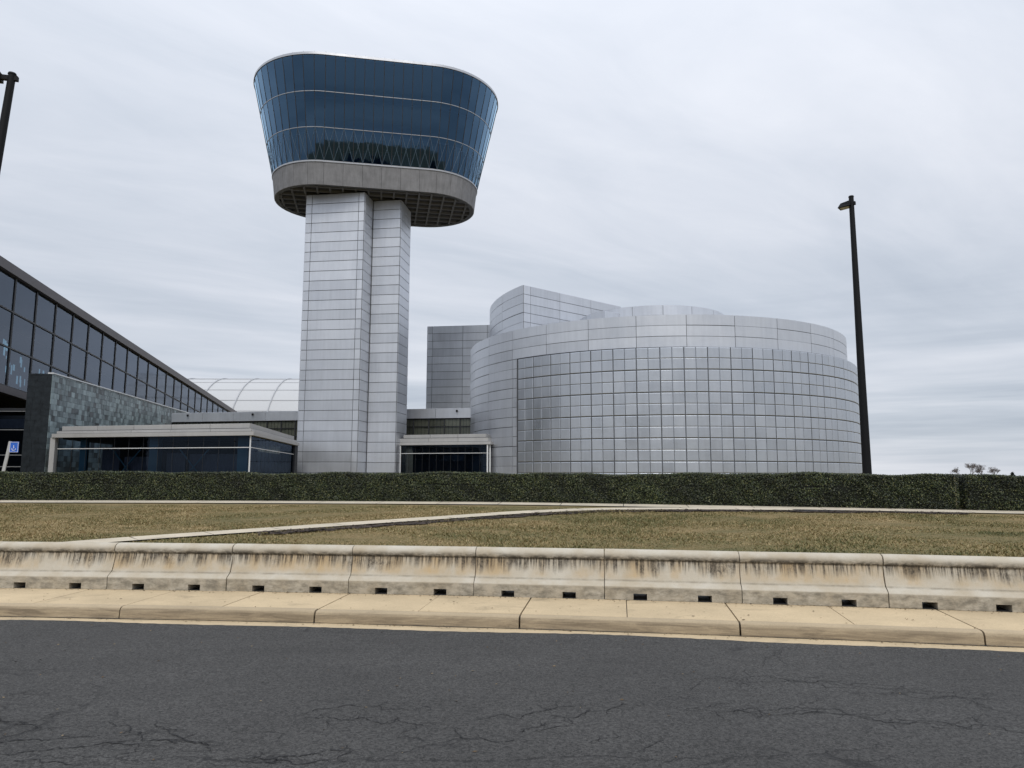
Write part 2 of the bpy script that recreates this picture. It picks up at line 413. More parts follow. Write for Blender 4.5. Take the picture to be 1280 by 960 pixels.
M['blade'] = m_blade()
def m_leaf():
    m, nt, b = mat('dark_hedge_leaf'); r = irand(nt); p = posc(nt)
    c = ramp(nt, r, [(0, (.011, .018, .006)), (.55, (.024, .036, .010)), (.85, (.062, .076, .022)), (1, (.16, .155, .06))])
    v = mapr(nt, noise(nt, vmap(nt, p, (1.1, 1.1, 1.6)), 1.0, 4, .6), .3, .7, .45, 1.6)
    c = mixc(nt, 1.0, c, N(nt, 'ShaderNodeCombineColor', {0: v, 1: v, 2: v}).outputs[0], 'MULTIPLY')
    setb(nt, b, Base_Color=c, Roughness=.5); return m
M['leaf'] = m_leaf()
M['hedgecore'] = flat('hedge_inside', (.007, .009, .005), .95)
M['mulch'] = flat('dark_mulch', (.052, .036, .026), .95, 0, .45)
M['needle'] = flat('dark_conifer', (.016, .022, .014), .9, 0, .2)
M['wood'] = flat('far_wood_foliage', (.020, .024, .018), .95, 0, .3)

# ------------------------------------------------------------------ the road's curve: s along the kerb, d away from the road
A0 = math.atan(.133); RC = 100.0
P0 = Vector((0, 9.33)); CC = P0 - RC * Vector((math.sin(A0), math.cos(A0)))
def F(s, d):
    a = A0 + s / RC
    return (CC.x + (RC + d) * math.sin(a), CC.y + (RC + d) * math.cos(a))
def Finv(X, Y):
    dx, dy = X - CC.x, Y - CC.y
    return (np.arctan2(dx, dy) - A0) * RC, np.hypot(dx, dy) - RC
def yaw(s): return -(A0 + s / RC)
def gz(s, d):
    """height of the lawn and of the ground behind it"""
    s = np.asarray(s, float); d = np.asarray(d, float)
    zh = .90 - .13 * np.clip((s + 2) / 14, 0, 1)
    k = np.clip((d - 2.2) / 14.6, 0, 1)
    z = .28 + (zh - .28) * k
    far = np.clip((d - 22) / 30, 0, 1)
    z = z * (1 - far) + 1.0 * far
    return np.where(d < 1.99, -.06, z)

# ground sheet to the horizon
def axis(lo, hi, fine_lo, fine_hi, step):
    a = list(np.arange(fine_lo, fine_hi + step / 2, step)); g = step
    x = fine_hi
    while x < hi: g *= 1.35; x += g; a.append(min(x, hi))
    g = step; x = fine_lo
    while x > lo: g *= 1.35; x -= g; a.insert(0, max(x, lo))
    return np.array(a)
gx = axis(-3200, 3200, -34, 30, 1.0); gy = axis(-3200, 3200, 6, 34, .25)
XX, YY = np.meshgrid(gx, gy); S_, D_ = Finv(XX, YY)
ZZ = gz(S_, D_)
near = np.hypot(XX, YY) < 130
ZZ = np.where((D_ < -10), -.06, ZZ); ZZ = np.where(~near & (YY > 0), 1.0, ZZ)
ny, nx = XX.shape
idx = np.arange(ny * nx).reshape(ny, nx)
fcs = np.stack([idx[:-1, :-1], idx[:-1, 1:], idx[1:, 1:], idx[1:, :-1]], -1).reshape(-1, 4)
me = bpy.data.meshes.new('ground'); me.from_pydata(np.stack([XX, YY, ZZ], -1).reshape(-1, 3).tolist(), [], fcs.tolist()); me.update()
me.materials.append(M['ground']); me.shade_smooth()
tag(put('ground', me), kind='structure')

def strip(name, s0, s1, n, ds, zs, m, parent=None, smooth=None):
    """swept cross-section: lists of d and z, along s"""
    V = []; Fc = []; k = len(ds)
    for i in range(n + 1):
        s = s0 + (s1 - s0) * i / n
        for d, z in zip(ds, zs):
            x, y = F(s, d); V.append((x, y, z(s, d) if callable(z) else z))
    for i in range(n):
        for j in range(k - 1):
            a = i * k + j; Fc.append((a, a + k, a + k + 1, a + 1))
    mb = MB(); mb.add(V, Fc); return mb
tag(strip('road', -90, 90, 90, [-9.2, -.3], [0, 0], 0).obj('road', M['asphalt']), kind='structure')
tag(strip('gutter', -60, 60, 80, [-.37, .06], [.0005, .004], 0).obj('gutter', M['walk']), kind='structure')
# asphalt laps unevenly over the gutter edge
rg = random.Random(3); V = []; Fc = []
ns = 300
for i in range(ns + 1):
    s = -14 + 24 * i / ns
    e = -.25 + .06 * math.sin(s * 1.3) * math.sin(s * .37 + 1) + rg.uniform(-.012, .012)
    for d in (-.5, e):
        x, y = F(s, d); V.append((x, y, .008 if d == e else .0006))
for i in range(ns): Fc.append((2 * i, 2 * i + 2, 2 * i + 3, 2 * i + 1))
tag(MB().add(V, Fc).obj('road_edge', M['asphalt']), kind='structure')

# a dirt line in the angle between kerb and gutter
V = []; Fc = []
for i in range(ns + 1):
    s = -14 + 24 * i / ns
    w = .014 + .012 * math.sin(s * 2.1) * math.sin(s * .9) + rg.uniform(-.004, .004)
    for d in (-max(w, .003), .03):
        x, y = F(s, d); V.append((x, y, .009))
for i in range(ns): Fc.append((2 * i, 2 * i + 2, 2 * i + 3, 2 * i + 1))
tag(MB().add(V, Fc).obj('gutter_dirt', M['joint']), kind='structure')
# long cracks wandering along the lanes, with side branches
crk = MB(); rc = random.Random(21)
def crack(x, y, ang, L, w, depth=0):
    pts = []; n = max(8, int(L / .02)); a = ang
    for i in range(n):
        pts.append((x, y)); a += rc.gauss(0, .8); a += (ang - a) * .36
        st = L / n; x += math.cos(a) * st; y += math.sin(a) * st
        if depth < 3 and rc.random() < (.06 if depth == 0 else .04): crack(x, y, a + rc.choice((-1, 1)) * rc.uniform(.35, 1.2), L * rc.uniform(.08, .22), w * .7, depth + 1)
    prev = None
    for i, (px, py) in enumerate(pts):
        q = pts[min(i + 1, n - 1)]; p = pts[max(i - 1, 0)]; dx, dy = q[0] - p[0], q[1] - p[1]; l = math.hypot(dx, dy) or 1
        ww = w * (math.sin(math.pi * (i + .5) / n) ** .5) * rc.uniform(.25, 1.3)
        cur = [(px - dy / l * ww, py + dx / l * ww, .0045), (px + dy / l * ww, py - dx / l * ww, .0045)]
        if prev: crk.add([prev[0], prev[1], cur[1], cur[0]], [(0, 1, 2, 3)])
        prev = cur
CRACKS = [(-4.6, 5.85, -.02, 1.9, .009), (-2.80, 5.80, -.371, 1.44, .011), (-3.9, 5.36, -.115, 1.9, .010), (-1.95, 5.20, .007, 1.6, .010), (-1.72, 6.07, -.122, 1.74, .008),
          (-.47, 5.73, -.651, .61, .008), (.01, 6.04, .145, 1.47, .009), (1.46, 6.25, -.145, 2.9, .008), (2.0, 7.22, -.139, 3.6, .007), (.13, 5.68, .49, .57, .008),
          (-4.44, 6.58, .73, .67, .005), (3.01, 8.29, -1.743, 1.16, .004), (-3.1, 5.05, .1, 1.2, .009), (.6, 5.35, .3, .9, .006), (-9, 6.2, -.1, 4.2, .008), (5, 6.0, -.12, 4, .008)]
for (x, y, ang, L, w) in CRACKS:
    for k in range(2): crack(x + rc.uniform(-.3, .3), y + rc.uniform(-.12, .12), ang + rc.uniform(-.1, .1), L * rc.uniform(.6, 1), w * .6)
tag(crk.obj('road_cracks', M['tar']), kind='structure')

# kerb stones and sidewalk slabs
kerb = tag(strip('kerb', -60, 60, 60, [.02, .3], [-.05, -.05], 0).obj('kerb', M['joint']), kind='structure')
walk = tag(strip('sidewalk', -60, 60, 60, [.1, 2.0], [.12, .12], 0).obj('sidewalk', M['joint']), kind='structure')
majors = [0.1 + 2.66 * k for k in range(-7, 6)]
def segment_solid(s0, s1, prof, m, name, parent, n=6):
    """closed prism swept along s from a cross-section [(d, z)]"""
    k = len(prof); V = []; Fc = []
    o = F((s0 + s1) / 2, prof[0][0])
    for i in range(n + 1):
        s = s0 + (s1 - s0) * i / n
        for d, z in prof:
            x, y = F(s, d); V.append((x, y, z))
    for i in range(n):
        for j in range(k):
            a, b2 = i * k + j, i * k + (j + 1) % k
            Fc.append((a, b2, b2 + k, a + k))
    Fc.append(tuple(range(k - 1, -1, -1))); Fc.append(tuple(range(n * k, n * k + k)))
    return MB().add(V, Fc).obj(name, m, parent, (o[0], o[1], 0), smooth=38)
for i in range(len(majors) - 1):
    s0, s1 = majors[i] + .011, majors[i + 1] - .011
    dz = jit(.004); dd = jit(.006)
    prof = [(0.0 + dd, -.04), (.012 + dd, .105 + dz), (.028 + dd, .135 + dz), (.055 + dd, .150 + dz), (.10 + dd, .155 + dz), (.16, .155 + dz), (.16, -.04)]
    segment_solid(s0, s1, prof, M['kerb'], 'kerb_stone', kerb)
    h = 2
    for k in range(h):
        a = majors[i] + (majors[i + 1] - majors[i]) * k / h; b2 = majors[i] + (majors[i + 1] - majors[i]) * (k + 1) / h
        ga = .010 if k == 0 else .005; gb = .010 if k == h - 1 else .005
        z = .156 + jit(.003)
        segment_solid(a + ga, b2 - gb, [(.164, .06), (.164, z - .004), (.170, z), (1.97, z), (1.97, .06)], M['walk'], 'slab', walk, 3)

# ------------------------------------------------------------------ concrete barriers
tag(strip('slot_shade', -14, 12, 40, [1.40, 1.96], [.162, .162], 0).obj('slot_shade', M['joint']), kind='structure')  # dark sheet that paints the shade inside the drain slots
BL = 1.885
prof_f = [(0.0, 0.0), (-.002, .20), (.012, .222), (.075, .268), (.10, .285), (.118, .33), (.145, .42), (.168, .52), (.178, .575), (.170, .59), (.150, .60), (.138, .625), (.138, .665), (.150, .70), (.178, .728), (.22, .742), (.27, .747)]
DB = .54
prof = prof_f + [(DB - d, z) for d, z in reversed(prof_f[:-1])]
prof = prof + [(DB, 0.0)] if prof[-1] != (DB, 0.0) else prof
def barrier_mesh(name, chips):
    L = BL - .010; mb = MB()
    def sect(x0, x1, raised):
        pr = [(d, max(z, .098) if raised else z) for d, z in prof]
        k = len(pr)
        V = [(x0, d, z) for d, z in pr] + [(x1, d, z) for d, z in pr]
        Fc = [(j, (j + 1) % k, k + (j + 1) % k, k + j) for j in range(k)] + [tuple(range(k)), tuple(range(2 * k - 1, k - 1, -1))]
        Fc = [tuple(reversed(q)) for q in Fc]
        mb.add(V, Fc)
    xs = [-L / 2, -L * .5 + .40, -L * .5 + .59, L * .5 - .59, L * .5 - .40, L / 2]
    for i in range(5): sect(xs[i], xs[i + 1], i in (1, 3))
    mb.box((L / 2 - .02, .19, .12), (L / 2 + .013, .35, .70))               # tongue of the joint
    return mb.mesh(name, M['barrier'], 28)
ordn = ['leftmost', 'second', 'third', 'fourth', 'fifth', 'sixth', 'seventh', 'eighth', 'ninth']
sj = 1.13
words = ['cut by the left edge of the photo',
         'from the left edge, with thin grey streaks and a pale foot',
         'from the left, with dense fine streaks below its rounded top',
         'from the left, standing below the tower shaft',
         'from the left, with grime along its rounded top',
         'from the left, nearest the photo middle',
         'from the left, standing below the drum building',
         'from the left, with heavy black streaks, below the right light pole',
         'from the left, cut by the right edge of the photo']
bmesh_ = barrier_mesh('barrier', 0)
for k in range(9):
    i = k - 6
    s = sj + (i + .5) * BL * RC / (RC + 1.4)
    x, y = F(s, 1.39 + jit(.012))
    lab = ('leftmost concrete barrier section ' if k == 0 else ordn[k] + ' concrete barrier section ') + words[k]
    o = put('concrete_barrier', bmesh_, None, (x, y, .158), (0, jit(.003), yaw(s) + jit(.006)), (1, 1, .905))
    tag(o, lab, 'barrier', 'concrete barriers standing end to end on the sidewalk')

# ------------------------------------------------------------------ lawn, paths, mulch
def lawnstrip(name, cl, wa, wb, lift, m, kind='structure', cap=0):
    """flat strip on the lawn along a centreline of (s, d); wa/wb half-widths below/above it"""
    V = []; Fc = []
    n = len(cl)
    for i, (s, d) in enumerate(cl):
        a = wa[i] if isinstance(wa, (list, tuple)) else wa; b2 = wb[i] if isinstance(wb, (list, tuple)) else wb
        s1, d1 = cl[min(i + 1, n - 1)]; s0, d0 = cl[max(i - 1, 0)]
        l = math.hypot(s1 - s0, d1 - d0); nxv, nyv = -(d1 - d0) / l, (s1 - s0) / l
        for w in (-a, b2):
            ss, dd = s + nxv * w, d + nyv * w
            x, y = F(ss, dd); V.append((x, y, float(gz(ss, dd)) + lift))
    for i in range(n - 1): Fc.append((2 * i, 2 * i + 2, 2 * i + 3, 2 * i + 1))
    return MB().add(V, Fc)
def lerp_line(pts, n):
    out = []
    for i in range(len(pts) - 1):
        for k in range(n):
            t = k / n; out.append((pts[i][0] * (1 - t) + pts[i + 1][0] * t, pts[i][1] * (1 - t) + pts[i + 1][1] * t))
    out.append(pts[-1]); return out
HD = 17.3                                                     # front of the hedge
PATHS = []
def slab_path(name, pts, half, slab_len, dk=M['joint'], lift=.03):
    """a path as a thin bed with one slab after the other on it"""
    base = tag(lawnstrip(name, lerp_line(pts, 10), half, half, lift - .012, 0).obj(name, dk), kind='structure')
    line = lerp_line(pts, 60); PATHS.append((line, half))
    acc = 0; cur = [line[0]]
    for p, q in zip(line[:-1], line[1:]):
        acc += math.hypot(q[0] - p[0], q[1] - p[1]); cur.append(q)
        if acc >= slab_len:
            c2 = list(cur)
            # leave a joint
            a, b2 = c2[0], c2[1]; l = math.hypot(b2[0] - a[0], b2[1] - a[1]); c2[0] = (a[0] + (b2[0] - a[0]) * min(.5, .02 / l), a[1] + (b2[1] - a[1]) * min(.5, .02 / l))
            c2 = [c2[0]] + c2[len(c2) // 2:len(c2) // 2 + 1] + [c2[-1]]
            m_ = lawnstrip('slab', c2, half, half, lift, 0)
            v0 = m_.v[0]; m_.obj('slab', M['path'], base, (v0[0], v0[1], 0)); cur = [q]; acc = 0
    return base
slab_path('path_along_hedge', [(-34, HD - .72), (22, HD - .72)], .62, 1.55)
diag = [(-9.75, 5.2), (-9.15, 5.9), (-7.4, 7.45), (-5.6, 9.05), (-3.0, 11.45), (-1.2, 13.3), (.7, 14.75), (2.6, 15.35), (4.6, 15.75), (7.5, 16.1)]
slab_path('diagonal_path', diag, .35, 1.5, lift=.034)
mul = [(-6.3, 7.55), (-5.2, 8.55), (-2.6, 10.95), (-.8, 12.8), (1.0, 14.15), (2.8, 14.75), (4.8, 15.15), (7.6, 15.5), (10.5, 15.8)]
mw = []
ml = lerp_line(mul, 14)
for i in range(len(ml)): mw.append(.30 + .14 * math.sin(i * .9) * math.sin(i * .37) + random.uniform(-.05, .05))
tag(lawnstrip('mulch', ml, mw, .12, .022, 0).obj('mulch_bed', M['mulch']), kind='structure')
# loose bark pieces over the mulch and at the hedge's foot
n = 2600; V = np.zeros((n, 4, 3))
for i in range(n):
    if i < 1500:
        s, d = ml[random.randrange(len(ml))]; s += jit(.25); d += random.uniform(-.42, .08)
    else:
        s, d = random.uniform(-30, 20), HD + random.uniform(-.14, .3)
    x, y = F(s, d); z = float(gz(s, d)) + .03 + random.uniform(0, .03); a = random.uniform(0, 6.28); l, w = random.uniform(.03, .08), random.uniform(.012, .03)
    c, sn = math.cos(a), math.sin(a); h = jit(.025)
    V[i] = [(x - c * l - sn * w, y - sn * l + c * w, z), (x - c * l + sn * w, y - sn * l - c * w, z), (x + c * l + sn * w, y + sn * l - c * w, z + h), (x + c * l - sn * w, y + sn * l + c * w, z + h)]
tag(put('bark_chips', quads('bark_chips', V.reshape(-1, 3), M['mulch'])), 'dark bark chips along the path edge and the hedge foot', 'mulch', kind='stuff')

# grass blades on the part of the lawn that shows
n = 330000
s = rng.uniform(-24, 19, n); d = 2.3 + (HD - 2.0 - 2.3) * rng.uniform(0, 1, n) ** .8
keep = np.ones(n, bool)
for line, half in PATHS:
    L = np.array(line)[::6]
    dist = np.full(n, 9.0)
    for k in range(len(L) - 1):
        p, q = L[k], L[k + 1]; e = q - p; ll = (e ** 2).sum()
        t = np.clip(((s - p[0]) * e[0] + (d - p[1]) * e[1]) / ll, 0, 1)
        dist = np.minimum(dist, np.hypot(s - p[0] - t * e[0], d - p[1] - t * e[1]))
    keep &= dist > half + rng.uniform(-.13, .02, n)
s, d = s[keep], d[keep]; n = len(s)
a = A0 + s / RC; X = CC.x + (RC + d) * np.sin(a); Y = CC.y + (RC + d) * np.cos(a); Z = gz(s, d) - .005
patch = .75 + .5 * (np.sin(X * .9 + np.sin(Y * .7) * 2) * np.sin(Y * 1.1 + 1.3 * np.sin(X * .5)))
hgt = rng.uniform(.025, .06, n) * patch; wid = rng.uniform(.010, .022, n); az = rng.uniform(0, 2 * np.pi, n); lean = rng.uniform(.2, 1.5, n) * hgt; la = rng.uniform(0, 2 * np.pi, n)
V = np.zeros((n, 3, 3))
V[:, 0] = np.stack([X - np.cos(az) * wid, Y - np.sin(az) * wid, Z], -1)
V[:, 1] = np.stack([X + np.cos(az) * wid, Y + np.sin(az) * wid, Z], -1)
V[:, 2] = np.stack([X + np.cos(la) * lean, Y + np.sin(la) * lean, Z + hgt], -1)
tag(put('lawn_grass', quads('lawn_grass', V.reshape(-1, 3), M['blade'], 3)), 'short half-dormant brown and green lawn grass behind the barriers', 'grass', kind='stuff')

# ------------------------------------------------------------------ clipped hedge
def wob(s, k): return .035 * np.sin(s * 1.7 + k) + .03 * np.sin(s * .61 + 2 * k) + .02 * np.sin(s * 3.9 + k * 3)
def hedge(s0, s1, depth, HT, label):
    sc = (s0 + s1) / 2; bx, by = F(sc, HD + depth / 2); bz = float(gz(sc, HD))
    root = empty('clipped_hedge', (bx, by, bz), label, 'hedge', 'clipped hedge between lawn and buildings')
    V = []; Fc = []; ns = int((s1 - s0) / .5) + 1
    for i in range(ns + 1):
        ss = s0 + .1 + (s1 - s0 - .2) * i / ns; g = float(gz(ss, HD))
        h0 = HT - g
        for dd, z in ((.10, .04), (.07, h0 * .55), (.10, h0 - .045), (depth - .1, h0 - .045), (depth - .1, .04)):
            x, y = F(ss, HD + dd + float(wob(ss, 1)) * .5); V.append((x, y, g + z + (float(wob(ss, 2)) * .75 if z > .5 else 0)))
    for i in range(ns):
        for j in range(4): q = i * 5 + j; Fc.append((q, q + 1, q + 6, q + 5))
    Fc += [(0, 1, 2, 3, 4), tuple(ns * 5 + k for k in (4, 3, 2, 1, 0))]
    MB().add(V, Fc).obj('branch_core', M['hedgecore'], root, (bx, by, bz))
    L = s1 - s0
    def scatter(n, kind):
        ss = rng.uniform(s0, s1, n); h0 = HT - gz(ss, np.full(n, HD))
        if kind == 'f':
            zz = h0 * rng.uniform(0.02, 1, n); dd = np.abs(rng.normal(0, .05, n)) + .03 * (1 - zz / h0) - .02
            nrm = np.tile([0, -1.0, .25], (n, 1))
        elif kind == 't':
            zz = h0 - np.abs(rng.normal(0, .04, n)) + .03 * rng.uniform(0, 1, n) ** 6; dd = rng.uniform(-.02, depth, n); nrm = np.tile([0, -.1, 1.0], (n, 1))
        else:
            zz = h0 * rng.uniform(.02, 1, n); dd = rng.uniform(0, depth, n)
            e = rng.integers(0, 2, n); ss = np.where(e == 0, s0, s1) + rng.normal(0, .05, n); nrm = np.stack([np.where(e == 0, -1.0, 1.0), np.zeros(n) - .2, np.zeros(n) + .2], -1)
        dd = dd + wob(ss, 1) * .8 + .03 * np.sin(ss * 6 + zz * 7); zz = zz + wob(ss, 2) * .75 * (zz > h0 * .6)
        # rounded arris
        cor = (zz > h0 - .1); dd = dd + np.where(cor & (kind == 'f'), (zz - h0 + .1) * .5, 0)
        a = A0 + ss / RC; r = RC + HD + dd
        P = np.stack([CC.x + r * np.sin(a), CC.y + r * np.cos(a), gz(ss, np.full(n, HD)) + zz], -1)
        nrm = nrm + rng.normal(0, .55, (n, 3)); nrm /= np.linalg.norm(nrm, axis=1)[:, None]
        t = np.cross(nrm, rng.normal(0, 1, (n, 3))); t /= np.linalg.norm(t, axis=1)[:, None]; b2 = np.cross(nrm, t)
        l = rng.uniform(.018, .034, n)[:, None]; w = l * .55
        Q = np.zeros((n, 4, 3)); Q[:, 0] = P - t * l; Q[:, 1] = P + b2 * w; Q[:, 2] = P + t * l; Q[:, 3] = P - b2 * w
        return Q.reshape(-1, 3)
    Q = np.concatenate([scatter(int(L * 2100), 'f'), scatter(int(L * 1500), 't'), scatter(1800, 'e')])
    Q -= np.array([bx, by, bz])
    put('foliage', quads('foliage', Q, M['leaf']), root, (bx, by, bz))['kind'] = 'stuff'
    st = MB()
    for k in range(int(L / .45)):
        s = s0 + .2 + k * .45 + jit(.1); x, y = F(s, HD + .16 + random.uniform(0, .2)); g = float(gz(s, HD))
        st.tube([(x, y, g - .02), (x + jit(.08), y + jit(.05), g + .3)], [.02, .012], 5)
    st.obj('stems', M['bark'], root, (bx, by, bz))['kind'] = 'stuff'
hedge(-34, 10.85, 1.35, 1.97, 'long clipped dark green hedge running across in front of the buildings')
hedge(11.0, 24, 1.35, 1.965, 'short piece of clipped hedge right of the gap, at the right edge')

GZ = 1.0
def U(v): v = Vector(v); return v.normalized()

def clad(parent, p, q, z0, rows, rh, cuts, t=.05, gap=.05, m=None, name='panel', yawj=.0022, z_top=None):
    """flat metal panels on a wall from plan point p to q (left to right seen from outside); cuts are metres along it"""
    m = m or M['panel']
    p, q = Vector(p), Vector(q); d = (q - p); L = d.length; d.normalize()
    yw = math.atan2(d.y, d.x); nrm = Vector((d.y, -d.x))
    for r in range(rows):
        for a, b2 in zip(cuts[:-1], cuts[1:]):
            h = rh
            c = p + d * ((a + b2) / 2) + nrm * t
            put(name, plate(b2 - a - gap, h - gap, t, m), parent, (c.x, c.y, z0 + (r + .5) * rh), (jit(yawj), 0, yw + jit(yawj)))

# ------------------------------------------------------------------ observation tower
ph = R(8); ax = Vector((math.cos(ph), -math.sin(ph))); bx_ = Vector((math.sin(ph), math.cos(ph)))
T0 = Vector((-17.0, 80.0))                                     # front right corner of the wide shaft
tower = empty('observation_tower', (-17, 84, GZ), 'tall control-tower-like observation tower with silver panelled shafts and flared blue glass cab', 'tower')
SH = 34.2
def P2(o, a, b): return tuple(o + ax * a + bx_ * b)
def core(parent, name, o, a0, a1, b0, b1, z0, z1, m, ins=.0):
    poly = [P2(o, a0 + ins, b0 + ins), P2(o, a1 - ins, b0 + ins), P2(o, a1 - ins, b1 - ins), P2(o, a0 + ins, b1 - ins)]
    c = poly[0]
    return MB().prism(poly, z0, z1).obj(name, m, parent, (c[0], c[1], z0))
wide = core(tower, 'wide_shaft', T0, -7.04, 0, 0, 9.0, GZ, SH, M['seam'], .02)
T1 = Vector(P2(T0, 0.0, 2.81))
slim = core(tower, 'slim_shaft', T1, 0.02, 3.46, 0, 4.1, GZ, SH, M['seam'], .02)
rows = 29; rh = (SH - GZ) / rows
clad(wide, P2(T0, -7.04, 0), P2(T0, 0, 0), GZ, rows, rh, [0, .72, 6.36, 7.04])
clad(wide, P2(T0, 0, 0), P2(T0, 0, 2.85), GZ, rows, rh, [0.05, 2.85])
clad(wide, P2(T0, -7.04, 9), P2(T0, -7.04, 0), GZ, rows, rh, [0, 4.5, 9])
clad(wide, P2(T0, 0, 6.95), P2(T0, 0, 9), GZ, rows, rh, [0, 2.05])
clad(slim, P2(T1, .12, 0), P2(T1, 3.46, 0), GZ, rows, rh, [0, 3.34])
clad(slim, P2(T1, 3.46, 0), P2(T1, 3.46, 4.1), GZ, rows, rh, [0.05, 4.1])

# cab : stadium plan, long axis turned the other way, flaring upwards
CB = Vector((-16.6, 85.05)); ca = R(10.5); cx_ = Vector((math.cos(ca), math.sin(ca))); cy_ = Vector((-math.sin(ca), math.cos(ca)))
HL = 5.9                                                       # half of the straight side
def stad(r, n_st=None, tt=None):
    """plan point at perimeter fraction measured on the reference radius"""
def stad_pts(r, NS, NA):
    """front left corner going right along the front (towards the camera), counter-clockwise"""
    out = []
    for i in range(NS): out.append((-HL + 2 * HL * i / NS, -r, 0, -1))
    for i in range(NA): t = -math.pi / 2 + math.pi * i / NA; out.append((HL + r * math.cos(t), r * math.sin(t), math.cos(t), math.sin(t)))
    for i in range(NS): out.append((HL - 2 * HL * i / NS, r, 0, 1))
    for i in range(NA): t = math.pi / 2 + math.pi * i / NA; out.append((-HL + r * math.cos(t), r * math.sin(t), math.cos(t), math.sin(t)))
    return out
def cabp(u, v, z): p = CB + cx_ * u + cy_ * v; return (p.x, p.y, z)
NS, NA = 11, 22
R_B, R_R, R_T = 6.05, 6.35, 8.93; Z_B, Z_R, Z_T = 34.3, 37.0, 48.3
def ring_solid(parent, name, r0, z0, r1, z1, th, m, ns=NS, na=NA * 2):
    a = stad_pts(r0, ns, na); b2 = stad_pts(r1, ns, na); c = stad_pts(r1 - th, ns, na); e = stad_pts(r0 - th, ns, na)
    n = len(a); V = [cabp(p[0], p[1], z0) for p in a] + [cabp(p[0], p[1], z1) for p in b2] + [cabp(p[0], p[1], z1) for p in c] + [cabp(p[0], p[1], z0) for p in e]
    Fc = []
    for i in range(n):
        j = (i + 1) % n
        for k in range(4): k2 = (k + 1) % 4; Fc.append((k * n + i, k * n + j, k2 * n + j, k2 * n + i))
    return MB().add(V, Fc).obj(name, m, parent, (CB.x, CB.y, z0), smooth=35)
def disc(parent, name, r, z0, z1, m):
    return MB().prism([cabp(p[0], p[1], 0)[:2] for p in stad_pts(r, NS, NA * 2)], z0, z1).obj(name, m, parent, (CB.x, CB.y, z0))
ring = ring_solid(tower, 'concrete_ring', R_B - .06, Z_B + .02, R_R - .06, Z_R - .2, .5, M['seam'])
a = stad_pts(R_B, NS, NA); b2 = stad_pts(R_R, NS, NA); n = len(a)
i = 0
while i < n:
    st = 2; j = (i + st)
    V = []
    for r_, zz_, pl in ((0, Z_B, a), (0, Z_R - .19, b2)):
        for k in range(st + 1):
            p = pl[(i + k) % n]; sgn = .016 if k == 0 else (-.016 if k == st else 0)
            tx, ty = -p[3], p[2]
            V.append(cabp(p[0] + tx * sgn, p[1] + ty * sgn, zz_))
        for k in range(st + 1):
            p = pl[(i + k) % n]; V.append(cabp(p[0] - p[2] * .12, p[1] - p[3] * .12, zz_))
    k = st + 1
    Fc = [(0, 1, 7, 6), (1, 2, 8, 7), (3, 9, 10, 4), (4, 10, 11, 5), (6, 7, 10, 9), (7, 8, 11, 10), (0, 3, 4, 1), (1, 4, 5, 2), (0, 6, 9, 3), (2, 5, 11, 8)]
    MB().add(V, Fc).obj('concrete_panel', M['ring'], ring, V[0]); i += st
ring_solid(tower, 'ring_cap', R_R + .07, Z_R - .17, R_R + .09, Z_R - .03, .4, M['rim'])
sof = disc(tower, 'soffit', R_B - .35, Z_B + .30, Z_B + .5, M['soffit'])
def half_w(u, r):
    e = abs(u) - HL
    return r if e <= 0 else math.sqrt(max(r * r - e * e, 0))
rr = R_B - .4
sx = -HL - rr + .5
def shaft_gap(u): return None
while sx < HL + rr:
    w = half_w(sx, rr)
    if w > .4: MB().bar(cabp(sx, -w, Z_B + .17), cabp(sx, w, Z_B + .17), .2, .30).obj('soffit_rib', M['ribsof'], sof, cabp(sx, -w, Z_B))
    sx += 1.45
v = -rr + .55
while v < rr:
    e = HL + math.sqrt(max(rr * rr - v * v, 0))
    MB().bar(cabp(-e, v, Z_B + .155), cabp(e, v, Z_B + .155), .2, .27).obj('soffit_rib', M['ribsof'], sof, cabp(-e, v, Z_B)); v += 1.45
